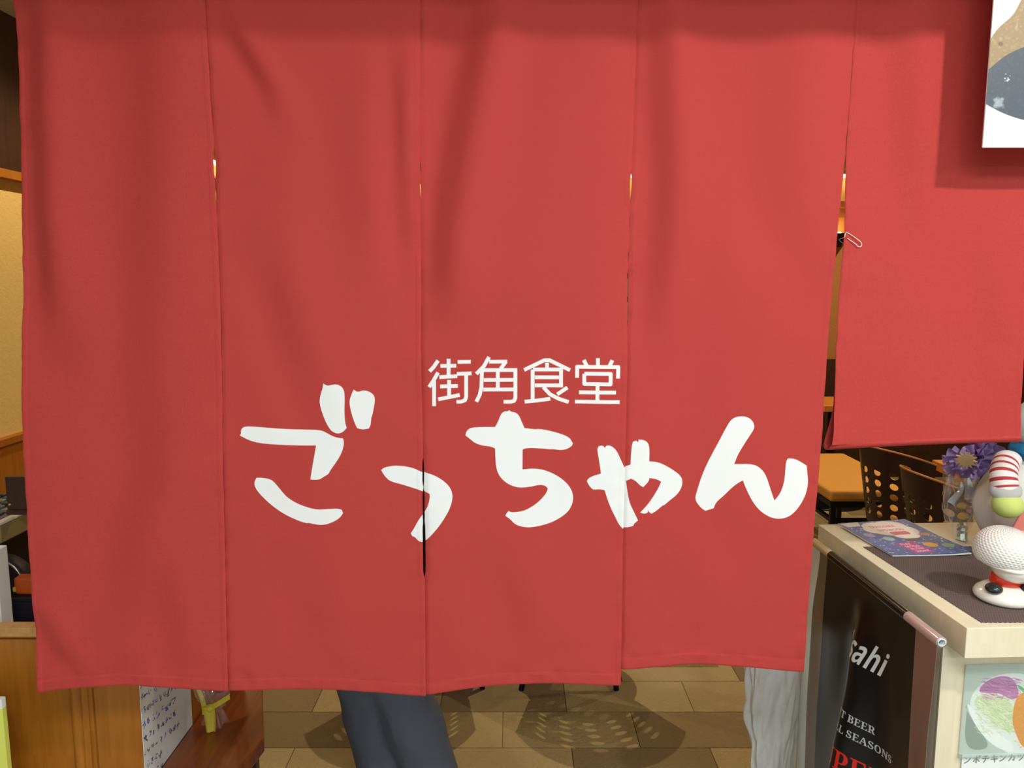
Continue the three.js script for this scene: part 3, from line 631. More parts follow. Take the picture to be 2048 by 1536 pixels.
{
  // magazine, its front corner a little lifted
  const A = onY(1675, 1050, 0.955), B = onY(1785, 1112, 0.955), C = onY(1944, 1107, 0.958), Dd = onY(1809, 1041, 0.956);
  const lay = (u, v, h) => { const p = new THREE.Vector3(); for (const [q, k] of [[A, (1 - u) * (1 - v)], [B, (1 - u) * v], [C, u * v], [Dd, u * (1 - v)]]) p.addScaledVector(q, k); p.y = 0.9534 + h + 0.009 * Math.exp(-(1 - u) / 0.18) * Math.exp(-(1 - v) / 0.5) * (h > 0.003 ? 1 : 0.35) + 0.002 * Math.exp(-(((v - 0.1) / 0.3) ** 2)); return p; };
  const cover = canvas(1024, 1024, (g, W, H) => {
    g.fillStyle = '#4c69a8'; g.fillRect(0, 0, W, H);
    for (let i = 0; i < 190; i++) { const x = rr(0, W), y = rr(0, H); g.fillStyle = ['#dfe8f4', '#b9c9e6', '#e8d6ea', '#8ea8d8'][i % 4]; g.beginPath(); if (i % 3) g.ellipse(x, y, rr(5, 13), rr(5, 14), 0, 0, 7); else g.rect(x, y, rr(18, 40), rr(9, 16)); g.fill(); }
    const e = (x, y, a, b, c) => { g.fillStyle = c; g.beginPath(); g.ellipse(x, y, a, b, 0, 0, 7); g.fill(); };
    g.fillStyle = '#e9e4ea'; g.beginPath(); g.moveTo(0, 40); g.lineTo(180, 0); g.lineTo(300, 0); g.lineTo(250, 130); g.lineTo(60, 150); g.closePath(); g.fill();
    for (const [x, y, a, b] of [[470, 190, 230, 150], [650, 170, 210, 150], [560, 320, 280, 150], [720, 330, 190, 150], [640, 480, 170, 90], [330, 270, 130, 110]]) e(x, y, a, b, '#f1e6e2');
    g.fillStyle = '#d0656b'; g.font = 'bold 74px sans-serif';
    g.save(); g.translate(330, 215); g.transform(1, 0, 0, 1.1, 0, 0); g.fillText('TRAISOMA', 0, 0); g.fillText('UPDWOOD', 40, 100); g.restore();
    g.fillStyle = '#cf6a70'; g.beginPath(); g.roundRect(480, 350, 260, 95, 30); g.fill();
    g.fillStyle = '#5b5358'; g.fillRect(520, 560, 230, 80);
    e(330, 545, 70, 62, '#a9cfd8'); e(150, 420, 70, 60, '#a9a0d0'); e(720, 760, 90, 66, '#e0a243'); e(905, 820, 70, 60, '#88b28a'); e(900, 470, 70, 40, '#cf8a86');
    g.fillStyle = '#c0378c'; g.beginPath(); g.moveTo(300, 690); g.lineTo(560, 660); g.lineTo(620, 960); g.lineTo(340, 980); g.closePath(); g.fill();
    g.fillStyle = '#f3d9ea'; g.font = 'bold 66px sans-serif';
    ['FLEX', 'MOOD', 'KLOW', 'WORK'].forEach((s, i) => { g.save(); g.translate(340 + i * 14, 750 + i * 68); g.transform(1, -0.1, 0, 1, 0, 0); g.fillText(s, 0, 0); g.restore(); });
  });
  const t = thing('magazine', 'blue magazine with a white cloud and pink box on its cover lying on the counter', 'magazine');
  const grid = steps(24);
  part('pages', sheet((u, v) => lay(0.004 + u * 0.992, 0.004 + v * 0.992, 0.0026), grid, grid, 0.0024), M.whitePaper, t);
  part('cover', sheet((u, v) => lay(u, v, 0.0036), grid, grid, 0.0005, (u, v) => [u, 1 - v]), std({ map: cover, roughness: 0.35 }), t);
}
{
  // large snowman
  const S = new THREE.Vector3(1.105, 0.951, -1.585), L = (px, py, z) => onZ(px, py, z).sub(S);
  const t = thing('snowman_figurine', 'large white plush snowman with striped sleeve and green mitten on the counter', 'figurine', S.toArray());
  const felt = std({ color: 0xf2f5f2, roughness: 0.9, bumpMap: rep(pileBump, 6, 6), bumpScale: 0.001 });
  part('body', warp(ell(0.112, 0.12, 0.105, 48, 36), (v) => { if (v.y < -0.1) v.y = -0.1 + (v.y + 0.1) * 0.25; if (v.y > 0) { v.x *= 1 - 1.5 * v.y; v.z *= 1 - 1.5 * v.y; } }), felt, t, [0, 0.1055, 0]);
  part('head', ell(0.07, 0.064, 0.066, 40, 30), felt, t, [0.022, 0.276, 0.0]);
  const scarf = std({ color: 0x2196dc, roughness: 0.85, bumpMap: rep(pileBump, 5, 5), bumpScale: 0.002 });
  part('scarf', mix([warp(new THREE.TorusGeometry(0.05, 0.021, 16, 48).rotateX(Math.PI / 2), (v) => { v.y *= 0.9; v.y += 0.002 * Math.sin(Math.atan2(v.z, v.x) * 9); }), rbox(0.03, 0.08, 0.012, 0.005).rotateZ(0.2).translate(0.03, -0.05, 0.06)]), scarf, t, [0.014, 0.222, 0.012]);
  const stripes = pixels(8, 128, (u, v) => { const k = (v * 6.2) % 1; return v > 0.08 && v < 0.9 && k < 0.36 ? [184, 60, 66] : [244, 238, 234]; });
  const arm = new THREE.CatmullRomCurve3([L(2014, 922, -1.535), L(2009, 935, -1.52), L(2007, 955, -1.505), L(2012, 987, -1.492)]);
  const sleeve = new THREE.TubeGeometry(arm, 40, 0.0245, 24);
  { const uv = sleeve.attributes.uv; for (let i = 0; i < uv.count; i++) uv.setXY(i, uv.getY(i), uv.getX(i)); }
  part('sleeve', sleeve, std({ map: stripes, roughness: 0.85 }), t);
  part('shoulder', ell(0.0255, 0.02, 0.025, 24, 18), std({ color: 0xf0e8e4, roughness: 0.85 }), t, L(2015, 920, -1.536).toArray());
  part('cuff', ell(0.029, 0.02, 0.028, 28, 20), felt, t, L(2011, 981, -1.494).toArray(), [0.3, 0, 0.2]);
  part('mitten', warp(ell(0.029, 0.026, 0.028, 30, 22), (v) => { v.y -= 2 * v.x * Math.abs(v.x); }), std({ color: 0xcfe07c, roughness: 0.85 }), t, L(2015, 1010, -1.485).toArray());
  part('eye', ell(0.006, 0.008, 0.004, 14, 10), M.blackMetal, t, [0.004, 0.289, 0.06]);
  part('eye', ell(0.006, 0.008, 0.004, 14, 10), M.blackMetal, t, [0.04, 0.289, 0.06]);
  const plaq = part('plaque', rbox(0.06, 0.1, 0.008, 0.004), std({ color: 0xdb7d72, roughness: 0.6 }), t, L(2056, 1062, -1.47).toArray(), [0, -0.1, -0.4]);
  const curls = [];
  for (let i = 0; i < 3; i++) curls.push(tube(Array.from({ length: 18 }, (_, k) => { const a = k * 0.45, r = 0.004 + 0.0007 * k; return [Math.cos(a) * r - 0.008, Math.sin(a) * r * 0.8 + 0.02 - i * 0.03, 0.005]; }), 0.0018, 40, 6));
  part('lettering_relief', mix(curls), std({ color: 0xf0c9ae, roughness: 0.6 }), plaq);
}
{
  // small ceramic figure in a big knitted cap
  const b = onY(2003, 1199, 0.953);
  const t = thing('ceramic_figurine', 'small ceramic figure with white knitted cap and red vest on round base', 'figurine', [b.x + 0.004, 0.9522, b.z - 0.002], 0);
  const glaze = phy({ color: 0xf3f1e6, roughness: 0.22, clearcoat: 0.5, clearcoatRoughness: 0.1 });
  part('base', lathe([[0, 0], [0.042, 0], [0.047, 0.004], [0.049, 0.01], [0.045, 0.018], [0.034, 0.026], [0.02, 0.031], [0, 0.032]], 48), glaze, t);
  part('vest', warp(ell(0.026, 0.022, 0.024, 32, 22), (v) => { v.x *= 1 + 0.3 * Math.max(0, -v.y * 30); }), phy({ color: 0xd8341f, roughness: 0.25, clearcoat: 0.5 }), t, [0.002, 0.04, 0.0]);
  part('foot', ell(0.014, 0.01, 0.015, 24, 16), phy({ color: 0x23282c, roughness: 0.25, clearcoat: 0.4 }), t, [-0.03, 0.028, 0.018]);
  part('foot', ell(0.014, 0.01, 0.015, 24, 16), phy({ color: 0x23282c, roughness: 0.25, clearcoat: 0.4 }), t, [0.03, 0.028, 0.022]);
  part('head', ell(0.04, 0.03, 0.036, 32, 22), glaze, t, [0.012, 0.066, 0.008]);
  part('eye', ell(0.0075, 0.0085, 0.004, 16, 12), phy({ color: 0x20242c, roughness: 0.2 }), t, [0.036, 0.066, 0.034], [0, 0.55, 0]);
  part('nose', ell(0.006, 0.004, 0.006, 14, 10), phy({ color: 0xe6d664, roughness: 0.3 }), t, [0.042, 0.052, 0.03]);
  const knit = pixels(128, 128, (u, v, x, y) => grey(0.5 + 0.5 * Math.abs(Math.sin((y / 16) * Math.PI)) * (0.5 + 0.5 * Math.sin((x / 8 + (Math.floor(y / 16) % 2)) * Math.PI))), false);
  part('cap', warp(ell(0.051, 0.044, 0.05, 56, 40), (v) => { if (v.y < -0.025) v.y = -0.025 + (v.y + 0.025) * 0.3; }), std({ color: 0xf0f1ec, roughness: 0.75, bumpMap: rep(knit, 5, 4), bumpScale: 0.0022 }), t, [-0.004, 0.092, -0.002], [0, 0, -0.16]);
  part('cap_rim', new THREE.TorusGeometry(0.04, 0.004, 12, 44).rotateX(Math.PI / 2), glaze, t, [-0.001, 0.066, 0], [0, 0, -0.16]);
}
{
  // flowers wrapped in clear and lilac film
  const b = onY(1932, 1088, 0.951);
  const t = thing('wrapped_bouquet', 'bouquet in clear film with purple ruffles and gold star beside the snowman', 'bouquet', [b.x + 0.006, 0.9515, b.z - 0.04]);
  const lilac = phy({ color: 0xbfa4de, roughness: 0.3, transmission: 0.4, thickness: 0, side: THREE.DoubleSide });
  part('film_sleeve', sheet((u, v) => { const a = u * Math.PI * 2, r = lerp(0.032, 0.014, smooth(0.5, 1, v)) * (1 + 0.22 * Math.sin(a * 7 + v * 5) + 0.16 * N3(a * 2, v * 9, 2)); return new THREE.Vector3(-Math.cos(a) * r, 0.145 * (1 - v) + 0.002, Math.sin(a) * r); }, steps(56), steps(26), 0.0004), M.clear, t);
  part('foil_foot', warp(new THREE.CylinderGeometry(0.01, 0.013, 0.034, 9, 5), (v) => { v.x += 0.003 * N3(v.y * 90, v.z * 90, 1); v.z += 0.003 * N3(v.x * 90, v.y * 80, 5); }), std({ color: 0xdfeef0, metalness: 0.9, roughness: 0.18, flatShading: true }), t, [0, 0.019, 0.012]);
  for (let i = 0; i < 5; i++) part('stem', tube([[rr(-0.006, 0.006), 0.02, rr(-0.005, 0.005)], [rr(-0.01, 0.01), 0.07, rr(-0.008, 0.008)], [rr(-0.016, 0.02), 0.14, rr(-0.01, 0.01)]], 0.0016, 16, 6), std({ color: [0x7d8a33, 0xa08a2c, 0x8d6f2a][i % 3], roughness: 0.6 }), t);
  for (let i = 0; i < 7; i++) part('petal', warp(ell(0.012, 0.008, 0.01, 14, 10), (v) => { v.x += 0.004 * N3(v.y * 120, i, v.z * 120); }), std({ color: [0xd2a81e, 0xdcae9c, 0xc89a30, 0xe6c2b4][i % 4], roughness: 0.5 }), t, [rr(-0.014, 0.022), 0.055 + i * 0.012, rr(0, 0.02)]);
  for (const [x, y, zz, ry, k, s] of [[-0.022, 0.108, 0.02, 0.5, -0.55, 1], [0.0, 0.122, 0.026, -0.3, 0.25, 0.9]]) part('film_tail', sheet((u, v) => new THREE.Vector3((u - 0.5) * 0.02 * s * (0.5 + v), (0.5 - v) * 0.055 * s, 0.006 * Math.sin(u * 3.1) + 0.004 * Math.sin(v * 5)), steps(8), steps(14), 0.0006), phy({ color: 0xe8eef0, roughness: 0.12, transmission: 0.4, thickness: 0, metalness: 0.2 }), t, [x, y, zz], [0, ry, k]);
  for (let i = 0; i < 13; i++) {
    const a = i * 2.4, x = 0.032 + 0.034 * Math.cos(a) * (0.5 + (i % 5) / 8), y = 0.178 + 0.036 * Math.sin(a * 1.3);
    part('ruffle', sheet((u, v) => { const f = (u - 0.5) * 3.6, r = 0.01 + 0.032 * v; return new THREE.Vector3(Math.sin(f) * r, Math.cos(f) * r, 0.007 * Math.sin(f * 9 + i) * v); }, steps(46), steps(8), 0.0004), lilac, t, [x, y, -0.012 + 0.006 * (i % 4)], [rr(-0.8, 0.8), rr(-0.8, 0.8), a]);
  }
  part('flower_heart', warp(ell(0.03, 0.024, 0.02, 24, 18), (v) => { v.multiplyScalar(1 + 0.25 * N3(v.x * 120, v.y * 120, v.z * 120)); }), std({ color: 0x5a2560, roughness: 0.6 }), t, [0.044, 0.21, -0.012]);
  const star = new THREE.Shape();
  for (let i = 0; i < 28; i++) { const a = i / 28 * Math.PI * 2, r = i % 2 ? 0.013 : 0.021; i ? star.lineTo(Math.cos(a) * r, Math.sin(a) * r) : star.moveTo(r, 0); }
  part('gold_star', new THREE.ExtrudeGeometry(star, { depth: 0.003, bevelEnabled: true, bevelSize: 0.001, bevelThickness: 0.001, bevelSegments: 1 }), std({ color: 0xcdb283, roughness: 0.35, metalness: 0.3 }), t, [-0.012, 0.186, 0.026], [0.3, -0.5, 0.1]);
}

// ---------------------------------------------------------------- beer banner on a rod along the counter's side
{
  const t = thing('beer_banner', 'black vinyl beer banner hanging from a rod along the counter side', 'banner');
  const near = onX(1884, 1286, 0.716), far = onX(1629, 1084, 0.716);
  const ax = new THREE.Vector3().subVectors(far, near), L = ax.length();
  const R = 0.0098;
  const pipe = (r0, r1, a, b) => { const g = new THREE.LatheGeometry([[r0, a], [r1, a], [r1, b], [r0, b], [r0, a]].map(([x, y]) => new THREE.Vector2(x, y * L)), 28); g.applyQuaternion(new THREE.Quaternion().setFromUnitVectors(new THREE.Vector3(0, 1, 0), ax.clone().normalize())); return g; };
  part('rod', pipe(0.0058, 0.0076, 0, 1), phy({ color: 0xeef4f6, roughness: 0.25, clearcoat: 0.3 }), t, near.toArray());
  part('clear_hem', pipe(0.0079, R, 0.003, 0.2), phy({ color: 0xead2c8, roughness: 0.12, transmission: 0.45, thickness: 0 }), t, near.toArray());
  part('clear_hem', pipe(0.0079, R, 0.82, 0.998), phy({ color: 0xf0dcae, roughness: 0.12, transmission: 0.35, thickness: 0 }), t, near.toArray());
  part('top_hem', pipe(0.0079, R + 0.0004, 0.2, 0.82), phy({ color: 0x17141a, roughness: 0.18, clearcoat: 0.6, clearcoatRoughness: 0.1 }), t, near.toArray());
  // cloth: plan curve from far to near, bulging outward where it hangs free
  const plan = new THREE.CatmullRomCurve3([[0.700, -1.752], [0.694, -1.72], [0.702, -1.66], [0.705, -1.58], [0.706, -1.515], [0.674, -1.452], [0.706, -1.375], [0.712, -1.3], [0.703, -1.212]].map(([x, z]) => new THREE.Vector3(x, 0, z)), false, 'centripetal');
  const arc = plan.getSpacedPoints(200), len = plan.getLength(), H = 0.86;
  const f = (u, v) => {
    const p = plan.getPointAt(u), s = v * H, w = smooth(0.0, 0.16, s), tz = lerp(far.z, near.z, u), ty = lerp(far.y, near.y, u) - 0.004;
    const x = lerp(0.7082, p.x, w) + 0.004 * w * N3(u * 7, s * 4, 3), z = lerp(tz, p.z, w);
    return new THREE.Vector3(x - 0.036 * smooth(0.14, 0.5, s) * Math.exp(-(((u - 0.54) / 0.13) ** 2)), ty - s, z);
  };
  const at = (px, py, X = 0.7) => { const q = onX(px, py, X); let best = 0, d = 9; arc.forEach((a, i) => { const k = Math.abs(a.z - q.z); if (k < d) { d = k; best = i; } }); return best / 200; };
  const map = canvas(1024, 1536, (g, W, HH) => {
    g.fillStyle = '#0d0c10'; g.fillRect(0, 0, W, HH);
    g.fillStyle = '#8f7061'; g.fillRect(W * 0.875, 0, W, HH);          // bare margins left and right of the print
    g.fillStyle = '#dce4da'; g.fillRect(0, 0, W * 0.12, HH);
    g.fillStyle = '#7a6a52'; g.fillRect(W * 0.1, 0, W * 0.075, HH);
    const k = HH / H, m = W / len;                                      // pixels per metre down and along
    const put = (s, u, down, size, font, color, squeeze = 1, skew = 0, align = 'left') => { g.save(); g.translate(u * W, down * k); g.scale(m * squeeze, k); g.transform(1, 0, skew, 1, 0, 0); g.scale(size / 100, size / 100); g.font = font; g.fillStyle = color; g.textAlign = align; g.fillText(s, 0, 0); g.restore(); };
    BANNER(put);
  });
  part('banner_cloth', sheet(f, steps(120), steps(60), 0.0006, (u, v) => [u, 1 - v]), phy({ map, roughness: 0.3, clearcoat: 0.35, clearcoatRoughness: 0.25 }), t);
}
function BANNER(put) {
  put('Asahi', 0.70, 0.142, 0.07, 'bold 100px sans-serif', '#e8efec', 0.8, -0.5, 'right');
  put('DRAFT BEER', 0.69, 0.263, 0.0215, 'bold 100px serif', '#cfd8dc', 1, 0, 'right');
  put('FOR ALL SEASONS', 0.775, 0.294, 0.0215, 'bold 100px serif', '#cfd8dc', 1, 0, 'right');
  put('SUPER', 0.745, 0.37, 0.056, 'bold 100px serif', '#ee2a20', 0.92, 0, 'right');
  put('DRY', 0.745, 0.44, 0.06, 'bold 100px serif', '#ee2a20', 0.92, 0, 'right');
}

// ---------------------------------------------------------------- plastic bag hung beside the counter
{
  const c = onZ(1543, 1400, -1.78);
  const t = thing('plastic_bag', 'crumpled translucent plastic bag with papers hanging beside the counter', 'bag', [0.645, 0, -1.79]);
  const H = 0.62, Y0 = 0.06;
  const f = (u, v) => {
    const a = u * Math.PI * 2, y = Y0 + H * (1 - v), low = smooth(0.68, 0.3, y);
    const w = lerp(0.067, 0.05, smooth(0.3, 0.6, v)) * (0.55 + 0.45 * smooth(0, 0.16, v)) * (1 - 0.8 * smooth(0.93, 1, v)), d = 0.034 * (0.5 + 0.5 * smooth(0, 0.2, v)) * (1 - 0.8 * smooth(0.94, 1, v));
    const cr = 1 + 0.2 * N3(Math.cos(a) * 3.2, y * 9, Math.sin(a) * 3.2) + 0.26 * Math.abs(N3(Math.cos(a) * 3.5 + y * 5, y * 8, Math.sin(a) * 3.5)) - 0.05;
    return new THREE.Vector3(-Math.cos(a) * w * cr + 0.05 * Math.min(0.3, Math.max(0, 0.57 - y)), y, Math.sin(a) * d * cr);
  };
  part('bag_film', sheet(f, steps(90), steps(90), 0.0004), phy({ color: 0xf7f7f4, roughness: 0.28, transmission: 0.32, thickness: 0, ior: 1.5, bumpMap: rep(plasterBump, 0.6, 0.9), bumpScale: 0.0035 }), t);
  const note = canvas(256, 512, (g, W, HH) => {
    g.fillStyle = '#e9edf0'; g.fillRect(0, 0, W, HH);
    g.strokeStyle = 'rgba(70,90,130,.8)'; g.lineWidth = 4; g.lineCap = 'round';
    for (const [x, y] of [[20, 60], [40, 40], [90, 75], [85, 110], [110, 95]]) { g.beginPath(); g.arc(x, y, 12, 0.2, 3.6); g.stroke(); }
    g.fillStyle = 'rgba(40,80,170,.75)'; g.beginPath(); g.ellipse(150, 400, 16, 22, 0, 0, 7); g.fill();
  });
  part('folded_paper', sheet((u, v) => new THREE.Vector3(-0.056 + 0.066 * u, 0.66 - 0.22 * v - 0.03 * u * v, 0.02 - 0.018 * Math.sin(u * 2.4)), steps(12), steps(14), 0.001), std({ map: note, roughness: 0.7 }), t, [0.004, 0, 0.006]);
  part('folded_paper', sheet((u, v) => new THREE.Vector3(-0.045 + 0.075 * u, 0.45 - 0.26 * v - 0.035 * u, 0.008 * Math.sin(u * 5 + v)), steps(14), steps(14), 0.001), std({ map: note, roughness: 0.7 }), t, [0.012, 0, 0.004]);
  part('hook', tube([[0, 0.66, 0], [0.0, 0.72, 0], [0.03, 0.755, 0], [0.082, 0.76, -0.005]], 0.003, 24, 8), M.steel, t);
}

// ---------------------------------------------------------------- wooden counter on the left and what is on it
{
  const zc = -1.55, x1 = -0.8, top = 0.798;
  const t = thing('reception_counter', 'brown oak counter with moulded front panel left below the curtain', 'counter', [0, 0, zc]);
  part('carcass', slab(-1.95, x1 - 0.002, 0.04, 0.68, -0.62, -0.03), M.oak, t);
  part('inner_deck', slab(-1.95, x1 - 0.002, 0.68, 0.7, -0.62, -0.03), M.darkWood, t);
  part('front_board', slab(-1.95, x1, 0.04, top - 0.022, -0.03, -0.012), M.oak, t);
  part('end_panel', slab(x1 - 0.02, x1 - 0.001, 0.04, top - 0.022, -0.62, -0.03), M.oak, t);
  part('plinth', slab(-1.9, x1 - 0.03, 0, 0.04, -0.6, -0.05), M.darkWood, t);
  const ledge = rbox(1.16, 0.022, 0.032, 0.003); metreUV(ledge);
  part('ledge', ledge, M.oakLight, t, [-1.382, top - 0.011, -0.014]);
  part('stile', slab(-0.897, x1, 0.02, top - 0.022, -0.012, 0.0), M.oak, t);
  const mold = new THREE.Shape();
  mold.moveTo(0, 0); mold.lineTo(0, 0.008); mold.quadraticCurveTo(0.004, 0.013, 0.012, 0.012); mold.quadraticCurveTo(0.02, 0.011, 0.022, 0.004); mold.lineTo(0.034, 0.002); mold.quadraticCurveTo(0.04, 0.008, 0.047, 0.006); mold.lineTo(0.052, 0); mold.closePath();
  const mg = new THREE.ExtrudeGeometry(mold, { depth: 0.7, bevelEnabled: false, curveSegments: 8 });
  mg.rotateX(-Math.PI / 2).scale(1, 1, -1);
  mg.index ?? 0;
  { const p = mg.attributes.position; for (let i = 0; i < p.count; i += 3) { for (const a of ['position', 'normal', 'uv']) { const q = mg.attributes[a], n = q.itemSize, A = q.array; for (let k = 0; k < n; k++) { const s = A[(i + 1) * n + k]; A[(i + 1) * n + k] = A[(i + 2) * n + k]; A[(i + 2) * n + k] = s; } } } mg.computeVertexNormals(); }
  metreUV(mg);
  part('moulding', mg, M.oak, t, [-0.952, 0.06, -0.012]);
  part('inset_panel', slab(-1.9, -0.952, 0.06, top - 0.03, -0.012, -0.006), M.oak, t);
}
{
  // handwritten notice taped to the counter's end
  const t = thing('handwritten_notice', 'white notice with rows of blue handwriting on the end of the oak counter', 'notice', [-0.7985, 0.43, -1.55]);
  const w = 0.243, h = 0.3;
  const map = canvas(1024, 1264, (g, W, H) => {
    g.fillStyle = '#e4e6e4'; g.fillRect(0, 0, W, H);
    g.translate(0, -80); g.rotate(0.19);
    g.lineCap = 'round';
    for (let r = 0; r < 11; r++) {
      let x = 30 + rr(0, 60);
      const y = 30 + r * 132, end = W * (r > 7 ? 0.62 : 0.85) + rr(-80, 60);
      while (x < end) {
        const s = rr(52, 80), blue = rnd();
        g.strokeStyle = blue > 0.55 ? 'rgba(58,92,168,.9)' : blue > 0.25 ? 'rgba(78,88,120,.85)' : 'rgba(84,104,100,.8)';
        g.lineWidth = rr(8, 14);
        for (let k = 0; k < 3 + (rnd() * 3 | 0); k++) {
          const a = x + rr(0, s), b = y + rr(0, s);
          g.beginPath(); g.moveTo(a, b);
          if (rnd() > 0.5) g.quadraticCurveTo(x + rr(0, s), y + rr(0, s), x + rr(0, s), y + rr(0, s)); else if (rnd() > 0.5) g.lineTo(x + rr(0, s), b + rr(-5, 5)); else g.lineTo(a + rr(-5, 5), y + rr(0, s));
          g.stroke();
        }
        x += s + rr(10, 30);
      }
    }
    g.fillStyle = 'rgba(36,98,196,.95)'; g.beginPath(); g.ellipse(210, 190, 40, 46, 0, 0, 7); g.fill();
  });
  const plane = new THREE.PlaneGeometry(w, h); plane.rotateY(Math.PI / 2);
  part('paper', slab(-0.0008, 0.0004, 0, h, -w, 0), M.whitePaper, t);
  part('handwriting', plane, std({ map, roughness: 0.75 }), t, [0.0012, h / 2, -w / 2]);
}
{
  // low glossy shelf in front of the counter's end
  const pts = [[-0.794, -2.08], [-0.70, -2.02], [-0.604, -1.735], [-0.61, -1.69], [-0.624, -1.615], [-0.675, -1.46], [-0.7, -1.44], [-0.794, -1.44]];
  const s = new THREE.Shape(pts.map(([x, z]) => new THREE.Vector2(x, -z)));
  const g = new THREE.ExtrudeGeometry(s, { depth: 0.03, bevelEnabled: true, bevelSize: 0.003, bevelThickness: 0.003, bevelSegments: 2 });
  g.rotateX(-Math.PI / 2); metreUV(g);
  const t = thing('low_shelf', 'low glossy red brown wooden shelf beside the handwritten notice', 'shelf', [0, 0, 0]);
  part('shelf_top', g, M.mahogany, t, [0, 0.397, 0]);
  const s2 = new THREE.Shape(pts.map(([x, z]) => new THREE.Vector2(Math.max(-0.797, -0.797 + (x + 0.797) * 0.9), -(-1.75 + (z + 1.75) * 0.94))));
  const g2 = new THREE.ExtrudeGeometry(s2, { depth: 0.394, bevelEnabled: false }); g2.rotateX(-Math.PI / 2); metreUV(g2);
  part('shelf_body', g2, M.darkWood, t);
  // gift in clear film with a yellow ribbon
  const b = [-0.744, 0.4305, -1.80];
  const gft = thing('wrapped_gift', 'small gift in clear film tied with yellow ribbon on the low shelf', 'gift', b);
  part('film', sheet((u, v) => { const a = u * Math.PI * 2, y = 0.2 * (1 - v), k = 0.012 + 0.03 * Math.abs(y - 0.052) / 0.1 + 0.012 * smooth(0.04, 0, y), r = Math.min(k, 0.046) * (1 + 0.25 * Math.sin(a * 6 + y * 30) + 0.15 * N3(a, y * 30, 3)); return new THREE.Vector3(-Math.cos(a) * r, y, Math.sin(a) * r); }, steps(54), steps(30), 0.0004), M.clear, gft);
  part('ribbon', mix([
    sheet((u, v) => new THREE.Vector3(-0.022 + 0.012 * Math.sin(v * 2) + (u - 0.5) * 0.012 - 0.012 * (1 - v), 0.115 - 0.075 * v, 0.02 + 0.012 * v), steps(4), steps(12), 0.0008),
    sheet((u, v) => new THREE.Vector3(0.0 + 0.05 * u, 0.058 + 0.026 * u + (0.5 - v) * 0.014, 0.03 + 0.006 * Math.sin(u * 4)), steps(12), steps(4), 0.0008),
    sheet((u, v) => new THREE.Vector3(-0.016 + 0.03 * u * (1 - 0.3 * v) + 0.012 * v, 0.062 - 0.06 * v, 0.034 + 0.01 * v * v + 0.003 * Math.sin(u * 6)), steps(8), steps(12), 0.0008),
    ell(0.012, 0.01, 0.01, 16, 12).translate(0, 0.055, 0.028)]), M.yellowRibbon, gft);
  part('box', rbox(0.03, 0.04, 0.026, 0.003), std({ color: 0xd9d4c6, roughness: 0.6 }), gft, [-0.012, 0.115, 0]);
  part('content', ell(0.018, 0.03, 0.016, 20, 14), std({ color: 0x8a4a44, roughness: 0.5 }), gft, [0.016, 0.11, 0]);
}
